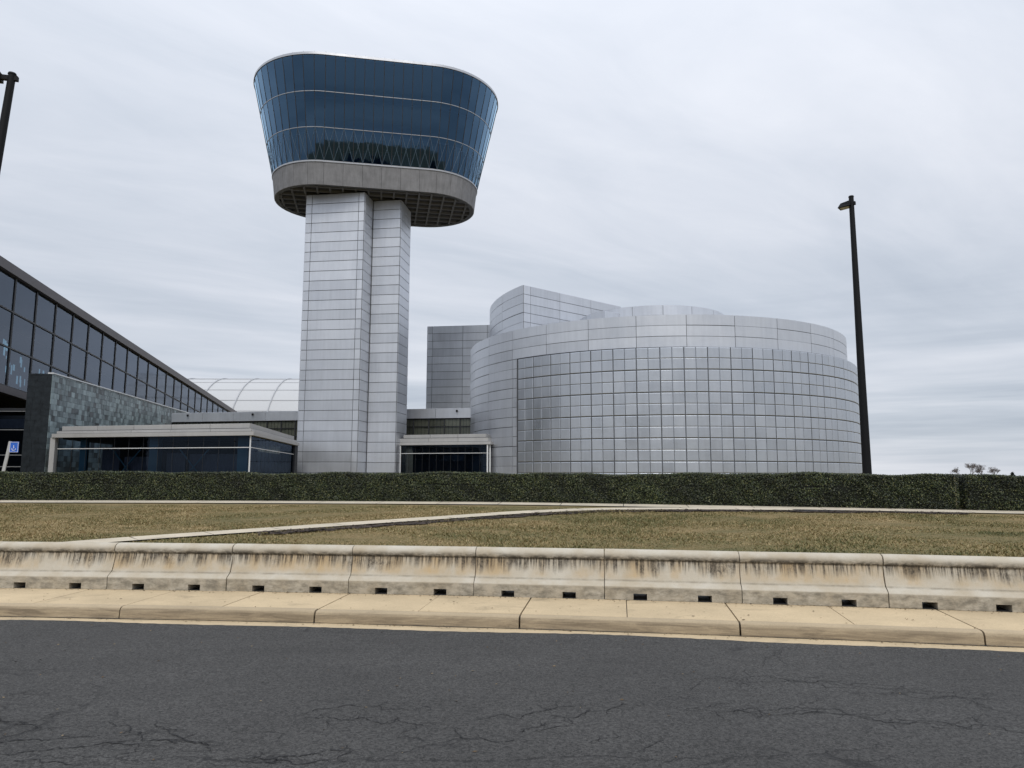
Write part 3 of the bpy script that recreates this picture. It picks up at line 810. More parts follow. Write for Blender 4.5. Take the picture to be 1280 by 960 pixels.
# glass in three tiers
tz = [Z_R, 40.55, 44.35, Z_T - .12]
def rad(z): return R_R + (R_T - R_R) * (z - Z_R) / (Z_T - Z_R)
glass = disc(tower, 'lower_floor', rad(tz[0]) - .5, Z_R + .02, Z_R + .25, M['cabin'])
for z in tz[1:3]:
    disc(tower, 'floor_slab', rad(z) - 1.1, z - .25, z - .02, M['cabin'])
disc(tower, 'roof_slab', rad(Z_T) - .12, Z_T - .32, Z_T - .2, M['cabin'])
MB().prism([cabp(p[0] * .36, p[1] * .36, 0)[:2] for p in stad_pts(6.4, NS, NA)], Z_R + .26, Z_T - .33).obj('inner_core', M['cabin'], tower, (CB.x, CB.y, Z_R))
for k in range(3):
    z0, z1 = tz[k], tz[k + 1]
    frame = ring_solid(tower, 'tier_rail' if k else 'sill_rail', rad(z0) + .03, z0 - .03, rad(z0) + .04, z0 + .03, .12, M['rim'])
    A, B = stad_pts(rad(z0 + .05), NS, NA), stad_pts(rad(z1 - .05), NS, NA); n = len(A)
    for i in range(n):
        j = (i + 1) % n; V = []
        for pl, z in ((A, z0 + .05), (B, z1 - .05)):
            p, q = pl[i], pl[j]
            for tt in (.015, .985): V.append(cabp(p[0] + (q[0] - p[0]) * tt, p[1] + (q[1] - p[1]) * tt, z))
        o = cabp(A[i][0], A[i][1], z0)
        MB().add([V[0], V[1], V[3], V[2]], [(0, 1, 2, 3)]).obj('glass_pane', M['cabglass'], frame, o)
        p, q = A[i], B[i]; ins = .01
        MB().bar(cabp(p[0] - p[2] * ins, p[1] - p[3] * ins, z0), cabp(q[0] - q[2] * ins, q[1] - q[3] * ins, z1), .065, .07).obj('mullion', M['frame'], frame, o)
        if k == 0:
            p2, q2 = A[j], B[j]; e = -.03
            MB().bar(cabp(p[0] - p[2] * e, p[1] - p[3] * e, z0), cabp(q2[0] - q2[2] * e, q2[1] - q2[3] * e, z1), .024).bar(
                cabp(p2[0] - p2[2] * e, p2[1] - p2[3] * e, z0), cabp(q[0] - q[2] * e, q[1] - q[3] * e, z1), .024).obj('cross_brace', M['brace'], frame, o)
rim = ring_solid(tower, 'roof_rim', R_T + .04, Z_T - .12, R_T + .02, Z_T + .16, .5, M['rim'])
for i, p in enumerate(stad_pts(R_T - .15, NS, NA)):
    MB().bar(cabp(p[0], p[1], Z_T + .16), cabp(p[0], p[1], Z_T + .34), .05).obj('rim_post', M['rim'], rim, cabp(p[0], p[1], Z_T))

# ------------------------------------------------------------------ drum building
DC = Vector((17.96, 93.3)); DR = 23.3; TC = DC + Vector((.5, 0)); TR = 23.85
drum = empty('drum_building', (DC.x, DC.y, GZ), 'big round silver building with a curved wall of square steel tiles', 'building')
def dp(c, r, psi, z=None):
    p = (c.x + r * math.sin(psi), c.y - r * math.cos(psi)); return p if z is None else (*p, z)
def cyl(parent, name, c, r, z0, z1, m, n=160):
    return MB().prism([dp(c, r, 2 * math.pi * k / n) for k in range(n)], z0, z1).obj(name, m, parent, (c.x, c.y, z0), smooth=20)
def arcpanel(r, dpsi, h, t, m):
    k = ('arc', r, round(dpsi, 4), round(h, 3), m.name)
    if k not in _cache:
        n = max(2, int(math.degrees(dpsi) / 2.2)); V = []; Fc = []
        for i in range(n + 1):
            a = -dpsi / 2 + dpsi * i / n
            for rr_, z in ((r + t, -h / 2), (r + t, h / 2), (r, h / 2), (r, -h / 2)):
                V.append((rr_ * math.sin(a), -rr_ * math.cos(a), z))
        for i in range(n):
            for j in range(4): q = i * 4 + j; q2 = i * 4 + (j + 1) % 4; Fc.append((q, q + 4, q2 + 4, q2))
        Fc += [(0, 1, 2, 3), tuple(n * 4 + k2 for k2 in (3, 2, 1, 0))]
        _cache[k] = MB().add(V, Fc).mesh('panel', m, 25)
    return _cache[k]
def arcclad(parent, c, r, z_top, rows, rh, psis, t=.05, gap=.05, m=None):
    m = m or M['panel']
    for i in range(rows):
        for a, b2 in zip(psis[:-1], psis[1:]):
            put('panel', arcpanel(r, R(b2 - a) - gap / r, rh - gap, t, m), parent, (c.x, c.y, z_top - (i + .5) * rh), (jit(.0008), jit(.0008), R((a + b2) / 2)))
wallA = cyl(drum, 'drum_wall', DC, DR, GZ, 17.62, M['seam'])
psA = [-134 + 12 * k for k in range(23)]
arcclad(wallA, DC, DR, 17.7, 3, 1.09, psA)
arcclad(wallA, DC, DR, 17.7 - 3.27, 13, 1.05, [-134 + 12 * k for k in range(8)] + [-48.35])
cyl(drum, 'roof', DC, DR - .3, 17.45, 17.66, M['rim'])
# tile wall
psi0, psi1 = -48.4, 92; TW = 1.15; dcol = math.degrees(TW / TR); ncol = int((psi1 - psi0) / dcol); TH = 1.11; nrow = 12; ZT = 14.36
V = []; npr = 90
pts_o = [dp(TC, TR - .08, R(psi0 + (ncol * dcol) * k / npr)) for k in range(npr + 1)]
pts_i = [dp(TC, TR - 1.4, R(psi0 + (ncol * dcol) * k / npr)) for k in range(npr + 1)]
mb = MB(); V = [(*p, GZ) for p in pts_o] + [(*p, ZT) for p in pts_o] + [(*p, ZT) for p in pts_i]
k = npr + 1; Fc = [(i, i + 1, k + i + 1, k + i) for i in range(npr)] + [(k + i, k + i + 1, 2 * k + i + 1, 2 * k + i) for i in range(npr)]
Fc += [(0, k, 2 * k), (k - 1, 3 * k - 1, 2 * k - 1)]
twall = mb.add(V, Fc).obj('tile_wall', M['seam'], drum, (TC.x, TC.y, GZ))
def tile_geo(w, h, t=.07, b=.03):
    a, c = w / 2, h / 2
    return ([(-a, t, -c), (a, t, -c), (a, t, c), (-a, t, c), (-a, b, -c), (a, b, -c), (a, b, c), (-a, b, c), (-a + b * 1.6, 0, -c + b * 1.6), (a - b * 1.6, 0, -c + b * 1.6), (a - b * 1.6, 0, c - b * 1.6), (-a + b * 1.6, 0, c - b * 1.6)],
            [(i, (i + 1) % 4, 4 + (i + 1) % 4, 4 + i) for i in range(4)] + [(4 + i, 4 + (i + 1) % 4, 8 + (i + 1) % 4, 8 + i) for i in range(4)] + [(8, 9, 10, 11)])
tv, tf = tile_geo(TW - .058, TH - .058)
tmesh = MB().add(tv, tf).mesh('tile', M['tile'])
rest = MB(); cols = []
for c in range(ncol):
    psi = R(psi0 + (c + .5) * dcol); p = Vector(dp(TC, TR, psi)); nr = Vector((math.sin(psi), -math.cos(psi)))
    vis = nr.dot(-p.normalized()) / p.length
    cols.append((vis, c))
best = {c for v_, c in sorted(cols, reverse=True)[:25]}
for c in range(ncol):
    off = .012 if c % 2 == 0 else -.012                     # pairs of tiles stand closer together
    psi = R(psi0 + (c + .5) * dcol) + off / TR
    for r in range(nrow):
        z = ZT - (r + .5) * TH + (-.012 if r % 2 == 0 else .012)
        loc = dp(TC, TR, psi, z); rt = (jit(.006), 0, psi + jit(.006))
        if c in best: put('tile', tmesh, twall, loc, rt)
        elif cols[c][0] > -.002:
            mt = Matrix.Translation(loc) @ Matrix.Rotation(rt[2], 4, 'Z') @ Matrix.Rotation(rt[0], 4, 'X')
            rest.add([mt @ Vector(q) for q in tv], tf)
rest.obj('tiles_round_the_bend', M['tile_isl'], twall, (TC.x, TC.y, GZ))['kind'] = 'stuff'
# upper round storey
UC = Vector((17.8, 91.4)); UR = 9.2
up = cyl(drum, 'upper_drum', UC, UR, 17.6, 21.5, M['seam'], 96)
arcclad(up, UC, UR, 21.55, 3, 1.2, [-134 + 22 * k for k in range(13)])
# scroll-shaped roof volume: flat wing plus curved end
SCN = Vector((1.35, 85.0)); wd = Vector((math.sin(R(50)), math.cos(R(50)))); ac = Vector((24.4, 100.0)); ar = (SCN - ac).length
a_end = math.atan2(SCN.x - ac.x, -(SCN.y - ac.y))              # psi of the corner
zs = 24.6
poly = [tuple(SCN), tuple(SCN + wd * 17.5), tuple(SCN + wd * 17.5 + Vector((-3, 6))), (6.0, 113.0)]
poly += [dp(ac, ar, a_end - R(2.6) * k) for k in range(18, 0, -1)]
scr = MB().prism(poly, 17.6, zs).obj('scroll_volume', M['seam'], drum, (SCN.x, SCN.y, 17.6), smooth=20)
arcclad(scr, ac, ar, zs + .05, 6, 1.13, [math.degrees(a_end) - 11.6 * k for k in (4, 3, 2, 1, 0)])
clad(scr, SCN, SCN + wd * 17.5, zs + .05 - 6 * 1.13, 6, 1.13, [0, 1.1, 6.0, 11.6, 17.5])
fin = MB().prism([dp(UC, UR + .1, R(-52)), dp(UC, UR + 2.2, R(-48)), dp(UC, UR + 2.2, R(-38)), dp(UC, UR + .1, R(-34))], 17.6, 20.9).obj('roof_return', M['panel'], drum, (UC.x - 8, UC.y - 6, 17.6))

# block behind the drum
blk = empty('panelled_block', (-7, 106, GZ), 'flat-topped silver panelled block between tower and drum', 'building')
B0 = Vector((-12.55, 105.6)); B1 = Vector((0.0, 103.85)); bd = (B1 - B0).normalized(); bn = Vector((-bd.y, bd.x))
bw = MB().prism([tuple(B0), tuple(B1), tuple(B1 + bn * 14), tuple(B0 + bn * 14)], GZ, 23.75).obj('wall', M['seam'], blk, (B0.x, B0.y, GZ))
clad(bw, B0, B1, 23.8 - 20 * 1.14, 20, 1.14, [0, .78, 5.35, 9.0, (B1 - B0).length])
clad(bw, B0 + bn * 14, B0, 23.8 - 20 * 1.14, 20, 1.14, [0, 5, 10, 14])

# ------------------------------------------------------------------ link building behind the tower
lk = empty('link_building', (-26, 95, GZ), 'low silver link building with a parapet band and dark framed windows', 'building')
L0 = Vector((-46.6, 99.0)); L1 = Vector((-5.0, 90.0)); ld = (L1 - L0).normalized(); ln_ = Vector((-ld.y, ld.x)); LL = (L1 - L0).length
MB().prism([tuple(L0 + ln_ * .35), tuple(L1 + ln_ * .35), tuple(L1 + ln_ * 12), tuple(L0 + ln_ * 12)], GZ, 10.1).obj('wall', M['blind'], lk, (L0.x, L0.y, GZ))
par = MB().prism([tuple(L0 + ln_ * .06), tuple(L1 + ln_ * .06), tuple(L1 + ln_ * .6), tuple(L0 + ln_ * .6)], 9.0, 10.2).obj('parapet', M['joint'], lk, (L0.x, L0.y, 9))
cuts = [k * LL / 9 for k in range(10)]
clad(par, L0, L1, 8.97, 1, 1.26, cuts, gap=.03)
for s in (.06, .29, .955):
    p = L0 + ld * LL * s - ln_ * .12
    MB().bar((p.x, p.y, 9.75), (p.x, p.y, 9.98), .22, .22).bar((p.x, p.y, 9.86), (p.x + .05, p.y - .3, 9.72), .1).obj('wall_lamp', M['black'], lk, (p.x, p.y, 9.8))
x = 0
k = 0
while x < LL - .1:
    w = min(2.05, LL - x)
    for z0, z1 in ((5.2, 6.9), (6.9, 7.95), (7.95, 8.96)):
        a, b2 = L0 + ld * (x + .06) + ln_ * .24, L0 + ld * (x + w - .06) + ln_ * .24
        wn = MB().add([(a.x, a.y, z0 + .05), (b2.x, b2.y, z0 + .05), (b2.x, b2.y, z1 - .05), (a.x, a.y, z1 - .05)], [(0, 1, 2, 3)]).obj('window_pane', M['linkglass'], lk, (a.x, a.y, z0))
        m_ = MB()
        for f in (.25, .5, .75):
            g = a + (b2 - a) * f + ln_ * .06; m_.bar((g.x, g.y, z0 + .05), (g.x, g.y, z1 - .05), .03)
        m_.obj('glazing_bar', M['frame'], wn, (a.x, a.y, z0))
    for z in (6.9, 7.95, 8.93):
        a, b2 = L0 + ld * (x + .07) + ln_ * .2, L0 + ld * (x + w - .07) + ln_ * .2
        MB().bar((a.x, a.y, z), (b2.x, b2.y, z), .12, .10).obj('transom', M['frame'], lk, (a.x, a.y, z))
    a = L0 + ld * x + ln_ * .2
    MB().bar((a.x, a.y, 5), (a.x, a.y, 8.97), .15).obj('mullion', M['frame'], lk, (a.x, a.y, 5)); x += 2.05

# ------------------------------------------------------------------ glass pavilions
def pavilion(label, corners, ztop, zfas, edges, posts, step, inside=True, endpost=None):
    """corners counter-clockwise in plan; edges = indices of the glazed sides"""
    c = sum((Vector(p) for p in corners), Vector((0, 0))) / len(corners)
    root = empty('glass_pavilion', (c.x, c.y, GZ), label, 'pavilion')
    ce = Vector(c)
    def grow(e): return [tuple(Vector(p) + (Vector(p) - ce).normalized() * e) for p in corners]
    MB().prism(grow(.55), zfas, zfas + .32).obj('eaves', M['roofband'], root, (c.x, c.y, zfas))
    band = MB().prism(grow(.18), zfas + .32, ztop - .42).obj('fascia', M['joint'], root, (c.x, c.y, zfas))
    top = MB().prism(grow(-.2), ztop - .42, ztop - .03).obj('roof_edge', M['joint'], root, (c.x, c.y, ztop))
    for gi, (e, z0, z1, prn) in enumerate(((.18, zfas + .335, ztop - .43, band), (-.2, ztop - .41, ztop, top))):
        g = grow(e)
        for i in edges:
            p, q = Vector(g[i]), Vector(g[(i + 1) % len(g)]); L = (q - p).length; nn = max(1, int(L / 3.3))
            clad(prn, p, q, z0, 1, z1 - z0, [L * k / nn for k in range(nn + 1)], t=.04, gap=.03, m=M['roofband'], name='fascia_panel')
    MB().prism(grow(-.25), GZ - .2, GZ + .02).obj('floor', M['interior'], root, (c.x, c.y, GZ))
    MB().prism(grow(-.3), zfas - .12, zfas - .01).obj('ceiling', M['interior'], root, (c.x, c.y, zfas))
    for i in edges:
        p, q = Vector(corners[i]), Vector(corners[(i + 1) % len(corners)]); d = (q - p); L = d.length; d.normalize(); yw = math.atan2(d.y, d.x)
        nn = max(1, round(L / step)); w = L / nn; nrm = Vector((d.y, -d.x))
        zt = zfas - .95
        for k in range(nn):
            a, b2 = p + d * (w * k + .02), p + d * (w * (k + 1) - .02)
            for z0, z1 in ((GZ, zt - .03), (zt + .03, zfas - .005)):
                MB().add([(a.x, a.y, z0), (b2.x, b2.y, z0), (b2.x, b2.y, z1), (a.x, a.y, z1)], [(0, 1, 2, 3)]).obj('glass_pane', M['pavglass'], root, (a.x, a.y, z0))
            g = p + d * (w * k) - nrm * .04
            MB().bar((g.x, g.y, GZ), (g.x, g.y, zfas - .01), .035, .06).obj('mullion', M['frame'], root, (g.x, g.y, GZ))
        a, b2 = p + nrm * .05, q + nrm * .05
        MB().bar((a.x, a.y, zt), (b2.x, b2.y, zt), .05, .06).obj('rail', M['whiteframe'], root, (a.x, a.y, zt))
    for (x, y, w, m) in posts:
        MB().box((x - w / 2, y - w / 2, GZ), (x + w / 2, y + w / 2, zfas - .01)).obj('post', M[m], root, (x, y, GZ))
    return root
PA, PB = Vector((-39.1, 62.6)), Vector((-20.9, 58.0)); PC = PB + Vector((-.122, .9925)) * 20.5; PD = Vector((-41.8, 79))
pd_ = (PB - PA).normalized(); pn = Vector((-pd_.y, pd_.x))
posts = [(PA.x - .35, PA.y - .05, .42, 'roofband')]
for f, w in ((.075, .42), (.09, .3), (.47, .75), (.925, .8)):
    p = PA + (PB - PA) * f + pn * 1.3; posts.append((p.x, p.y, w, 'bluecol'))
p = PB - pd_ * .02; posts.append((p.x + .03, p.y - .02, .09, 'whiteframe'))
pav = pavilion('long low glass pavilion with pale stepped roof band left of the tower', [tuple(PA), tuple(PB), tuple(PC), tuple(PD)], 6.0, 5.0, [0, 1], posts, 1.45)
def curtain(root, p, q, z0, z1):
    p, q = Vector(p), Vector(q); L = (q - p).length; n = int(L / .09); d = (q - p).normalized(); nn = Vector((d.y, -d.x)); V = []; Fc = []
    for i in range(n + 1):
        w = p + d * L * i / n + nn * (.06 * math.sin(i * 1.25) + .03 * math.sin(i * .4)); V += [(w.x, w.y, z0), (w.x, w.y, z1)]
    for i in range(n): Fc.append((2 * i, 2 * i + 2, 2 * i + 3, 2 * i + 1))
    MB().add(V, Fc).obj('curtain', M['curtain'], root, (p.x, p.y, z0), smooth=60)
for f0, f1, zt in ((.145, .245, 4.2), (.50, .60, 3.7), (.62, .93, 3.6), (.27, .44, 3.4)):
    curtain(pav, PA + (PB - PA) * f0 + pn * 2.0, PA + (PB - PA) * f1 + pn * 2.0, GZ, zt)
sd_ = (PC - PB).normalized()
curtain(pav, PB + sd_ * 1.9 - Vector((1.2, 0)), PB + sd_ * 19 - Vector((1.2, 0)), GZ, 4.0)
for f in (.30, .66):
    for s in (-1, 1):
        p = PA + (PB - PA) * (f - .075 * s) + pn * 1.6; q = PA + (PB - PA) * (f + .075 * s) + pn * 1.6
        MB().bar((p.x, p.y, 4.0), (q.x, q.y, 1.0), .09).obj('cross_brace', M['bluecol'], pav, (p.x, p.y, 4))
MB().prism([tuple(PC + Vector((-1.3, -.9))), tuple(PC + Vector((.3, -.9))), tuple(PC + Vector((.3, .1))), tuple(PC + Vector((-1.3, .1)))], GZ, 4.98).obj('end_wall', M['interior'], pav, (PC.x, PC.y, GZ))
bk = PA + pn * 6; bk2 = PB + pn * 6 + pd_ * -3.4
MB().prism([tuple(bk), tuple(bk2), tuple(bk2 + pn * .3), tuple(bk + pn * .3)], GZ, 5.0).obj('back_wall', M['interior'], pav, (bk.x, bk.y, GZ))
QA, QB = Vector((-12.75, 84.0)), Vector((-2.75, 80.9)); qd = (QB - QA).normalized(); qn = Vector((-qd.y, qd.x)); QC = QB + qn * 6; QD = QA + qn * 6
p = QB + qd * .05
pv2 = pavilion('small dark glass pavilion with pale roof band between tower and drum building', [tuple(QA), tuple(QB), tuple(QC), tuple(QD)], 6.5, 5.3, [0, 1],
         [(p.x, p.y - .1, .16, 'whiteframe'), (p.x + .28, p.y + .05, .14, 'whiteframe'), (QA.x - .1, QA.y - .1, .1, 'whiteframe')], .85)
bk, bk2 = QA + qn * 2.5 + qd * .3, QB + qn * 2.5 - qd * .3
MB().prism([tuple(bk), tuple(bk2), tuple(bk2 + qn * .3), tuple(bk + qn * .3)], GZ, 5.2).obj('back_wall', M['interior'], pv2, (bk.x, bk.y, GZ))

# ------------------------------------------------------------------ long glass hall on the left
hd = Vector((-.1515, .9885)); hn = Vector((.9885, .1515)); H0 = Vector((-50.5, 72.0))          # hn: outwards
hall = empty('glass_hall', (-52, 72, GZ), 'long dark glass hall with sloping roofline receding at the left edge', 'building')
SL = -.058
def hp(t, z, out=0): p = H0 + hd * t + hn * out; return (p.x, p.y, z + SL * t)
t0, t1 = -26.0, 112.0
def hslab(name, z0, z1, o0, o1, m, ta=t0, tb=t1, parent=None, flatz=False):
    V = []
    for t in (ta, tb):
        for o_, z in ((o0, z0), (o1, z0), (o1, z1), (o0, z1)):
            V.append(hp(t, z, o_) if not flatz else (*hp(t, 0, o_)[:2], z))
    return MB().add(V, [(0, 1, 2, 3), (7, 6, 5, 4), (0, 4, 5, 1), (1, 5, 6, 2), (2, 6, 7, 3), (3, 7, 4, 0)]).obj(name, m, parent or hall, V[0])
hslab('roof_fascia', 21.6, 22.55, -.8, .45, M['fascia'])
hslab('roof', 22.2, 22.4, -40, -.82, M['fascia'])
hslab('back_wall', 1.0, 22.1, -12.3, -12, M['interior'])
hslab('floor_slab', 10.2, 10.4, -11.9, -.35, M['interior'])
hslab('soffit_beam', 9.75, 10.45, -.3, .32, M['fascia'])
lv = [10.6, 14.4, 18.05, 21.58]
PT = 4.45
mts = [4.1 + PT * k for k in range(-6, 25)]
for k, t in enumerate(mts[:-1]):
    for z0, z1 in zip(lv[:-1], lv[1:]):
        V = [hp(t + .06, z0 + .05), hp(t + PT - .06, z0 + .05), hp(t + PT - .06, z1 - .05), hp(t + .06, z1 - .05)]
        MB().add(V, [(0, 1, 2, 3)]).obj('glass_pane', M['hallglass'], hall, V[0])
    MB().bar(hp(t, 10.45, .02), hp(t, 21.59, .02), .16, .2).obj('mullion', M['frame'], hall, hp(t, 10.45))
for z in lv[1:3]: hslab('transom', z - .07, z + .07, -.05, .12, M['frame'])
hslab('transom', 10.46, 10.62, -.05, .12, M['frame'])
m_, nt_, b_ = mat('painted_sky_glow'); setb(nt_, b_, Base_Color=(.02, .03, .04)); sock(nt_, b_.inputs['Emission Color'], (.22, .40, .50)); b_.inputs['Emission Strength'].default_value = .75  # self-lit patches added in place of sky light showing in the glass
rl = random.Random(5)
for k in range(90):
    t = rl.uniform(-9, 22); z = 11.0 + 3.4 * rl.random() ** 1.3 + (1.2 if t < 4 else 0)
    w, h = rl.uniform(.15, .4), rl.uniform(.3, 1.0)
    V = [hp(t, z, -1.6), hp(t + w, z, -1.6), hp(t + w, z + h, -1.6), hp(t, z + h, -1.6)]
    MB().add(V, [(3, 2, 1, 0)]).obj('glow_patch', m_, hall, V[0])
# set-back entrance under the hall
ent = hslab('entrance_wall', 1.0, 9.7, -5.2, -5.0, M['interior'], -26, 30, flatz=True)
ex0, ex1, ey = -60.0, -43.9, 66.2
for z0, z1 in ((GZ, 2.55), (2.55, 3.6), (3.6, 5.9), (5.9, 7.6)):
    for a, b2 in ((-60, -55), (-55, -51.2), (-51.2, -47.6), (-47.6, -43.9)):
        V = [(a + .05, ey, z0 + .04), (b2 - .05, ey, z0 + .04), (b2 - .05, ey, z1 - .04), (a + .05, ey, z1 - .04)]
        MB().add(V, [(0, 1, 2, 3)]).obj('entrance_pane', M['pavglass'], hall, V[0])
for z in (2.55, 3.6, 5.9, 7.6): MB().bar((ex0, ey - .03, z), (ex1, ey - .03, z), .07, .07).obj('entrance_rail', M['greyframe'], hall, (ex0, ey, z))
for a in (-55, -51.2, -47.6): MB().bar((a, ey - .02, GZ), (a, ey - .02, 7.6), .10 if a != -47.6 else .22, .1).obj('entrance_mullion', M['greyframe'], hall, (a, ey, GZ))
MB().box((ex0, ey + .1, 7.7), (ex1, ey + 4, 7.9)).obj('entrance_roof', M['interior'], hall, (ex0, ey, 7.7))
MB().box((ex0, ey + 5, GZ), (ex1 - .2, ey + 5.2, 7.6)).obj('entrance_back', M['interior'], hall, (ex0, ey, GZ))
MB().box((ex0, ey + .25, 6.05), (ex1 - .1, ey + .4, 6.9)).obj('entrance_band', M['curtain'], hall, (ex0, ey, 6))

# ------------------------------------------------------------------ slate clad block
S0 = Vector((-42.3, 66.0)); SZ = 11.05; SL_ = 46.0
sb = empty('slate_block', (-43, 88, GZ), 'long low block clad in mottled blue-green slate with a white coping', 'building')
e = S0 + hd * SL_
MB().prism([tuple(S0), tuple(e), tuple(e - hn * 2), tuple(S0 - hn * 2)], GZ, SZ).obj('wall', M['slate_shade'], sb, (S0.x, S0.y, GZ))
tl = MB(); z = GZ; r = 0
while z < SZ - .1:
    t = -random.uniform(0, .4); h = min(.52, SZ - z)
    while t < SL_:
        w = random.uniform(.45, .95); a, b2 = max(t, 0) + .008, min(t + w, SL_) - .008
        if b2 > a:
            o0, o1, o2, o3 = (random.uniform(.012, .05) for _ in range(4))
            P = [(S0 + hd * q) for q in (a, b2)]
            V = []
            for q, oo in ((P[0], (o0, o1)), (P[1], (o2, o3))):
                for zz_, ou in ((z + .008, oo[0]), (z + h - .008, oo[1])):
                    g = q + hn * ou; V.append((g.x, g.y, zz_))
                for zz_ in (z + .008, z + h - .008): V.append((q.x, q.y, zz_))
            tl.add(V, [(0, 4, 5, 1), (1, 5, 7, 3), (2, 6, 4, 0), (0, 1, 3, 2), (5, 4, 6, 7)])
        t += w
    z += .52; r += 1
tl.obj('slate_cladding', M['slate'], sb, (S0.x, S0.y, GZ))['kind'] = 'stuff'
# slate courses on the end wall, their shade painted into the colour
ew = MB(); z = GZ
while z < SZ - .1:
    t = 0.0
    while t < 1.95:
        w = min(random.uniform(.45, .9), 2 - t); p, q = S0 - hn * (2 - t - .01), S0 - hn * (2 - t - w + .01)
        out = -hd * random.uniform(.01, .04); h = min(.52, SZ - z)
        V = [(p.x, p.y, z + .01), (q.x, q.y, z + .01), (q.x, q.y, z + h - .01), (p.x, p.y, z + h - .01)]
        V += [(x_ + out.x, y_ + out.y, z_) for x_, y_, z_ in V]
        ew.add(V, [(4, 5, 6, 7), (0, 1, 5, 4), (1, 2, 6, 5), (2, 3, 7, 6), (3, 0, 4, 7)]); t += w
    z += .52
ew.obj('end_cladding', M['slate_shade'], sb, (S0.x, S0.y, GZ))['kind'] = 'stuff'
p, q = S0 + hn * .12 + hd * .0, e + hn * .12
MB().prism([tuple(p), tuple(q), tuple(q - hn * .5), tuple(p - hn * .5)], SZ, SZ + .12).obj('coping', M['whiteframe'], sb, (S0.x, S0.y, SZ))

# ------------------------------------------------------------------ far barrel-vaulted hangar
hg = empty('barrel_hangar', (-80, 222, GZ), 'far white barrel-vaulted hangar roof with thin ribs behind the link building', 'hangar')
VC, VZ, VR = 222.0, 4.6, 26.4
def vp(x, a, r=VR): return (x, VC - r * math.cos(a), VZ + r * math.sin(a))
hx0, hx1 = -150.0, -36.0
mb = MB(); na = 28; V = []
for x in (hx0, hx1):
    for k in range(na + 1): V.append(vp(x, math.pi * k / na))
Fc = [(k, na + 1 + k, na + 2 + k, k + 1) for k in range(na)] + [tuple(range(na + 1)), tuple(range(2 * na + 1, na, -1))]
mb.add(V, Fc).obj('vault', M['white_roof'], hg, (hx0, VC, GZ), smooth=40)
for k in range(13):
    x = -38.15 - 9.85 * k
    MB().tube([vp(x, R(25 + 5 * j), VR + .12) for j in range(27)], [.17] * 27, 6).obj('rib', M['rib'], hg, (x, VC, GZ))
for a in (34, 43, 54, 66, 76, 84, 90):
    MB().bar(vp(hx0, R(a), VR + .06), vp(hx1, R(a), VR + .06), .09).obj('seam', M['rib'], hg, vp(hx0, R(a)))

# ------------------------------------------------------------------ light poles
def pole(loc, h, r0, r1, label, armdir, lean, arm_len, drop):
    x, y, z = loc
    root = empty('light_pole', loc, label, 'light pole', 'tall black parking light poles')
    l = Vector((lean[0], lean[1], 1.0))
    pt = lambda f: Vector(loc) + l * (h * f)
    MB().tube([pt(0), pt(.5), pt(1)], [r0, (r0 + r1) / 2, r1], 14).obj('pole', M['black'], root, loc, smooth=40)
    MB().box((x - .3, y - .3, z - .2), (x + .3, y + .3, z + .05)).obj('base', M['black'], root, loc)
    t = pt(1); MB().tube([t, t + Vector((0, 0, .05))], [r1 * 1.15, r1 * 1.0], 14).obj('cap', M['black'], root, tuple(t))
    d = Vector(armdir).normalized(); a = pt(1) - Vector((0, 0, drop)); b2 = a + d * arm_len
    MB().bar(a - d * (r1 * 1.6), b2, .12, .14).obj('arm', M['black'], root, tuple(a))
    n = Vector((-d.y, d.x, 0)); w = .21; L = .36
    c0, c1 = b2 - d * .06, b2 + d * L
    V = [c0 + n * w * .8 + Vector((0, 0, .13)), c0 - n * w * .8 + Vector((0, 0, .13)), c1 - n * w * .5 + Vector((0, 0, .09)), c1 + n * w * .5 + Vector((0, 0, .09)),
         c0 + n * w - Vector((0, 0, .10)), c0 - n * w - Vector((0, 0, .10)), c1 - n * w + d * .1 - Vector((0, 0, .12)), c1 + n * w + d * .1 - Vector((0, 0, .12))]
    hdm = MB().add([tuple(v_) for v_ in V], [(3, 2, 1, 0), (4, 5, 6, 7), (0, 1, 5, 4), (1, 2, 6, 5), (2, 3, 7, 6), (3, 0, 4, 7)]).obj('lamp_head', M['black'], root, tuple(b2))
    c = (c0 + c1) / 2 + d * .05
    MB().add([tuple(c + d * sx_ * .2 + n * sy_ * .15 - Vector((0, 0, .128))) for sx_, sy_ in ((-1, -1), (-1, 1), (1, 1), (1, -1))], [(0, 1, 2, 3)]).obj('lens', M['lamp_glass'], hdm, tuple(c))
    return root
pole((14.62, 30, .85), 13.0, .185, .10, 'tall black light pole rising behind the hedge right of the drum building', (-.75, .66, 0), (0, 0), .06, .30)
pole((-16.13, 20.6, .55), 13.35, .17, .105, 'black light pole cut by the left edge, its lamp head out of the photo', (-1, -.25, 0), (.072, 0), .35, .12)

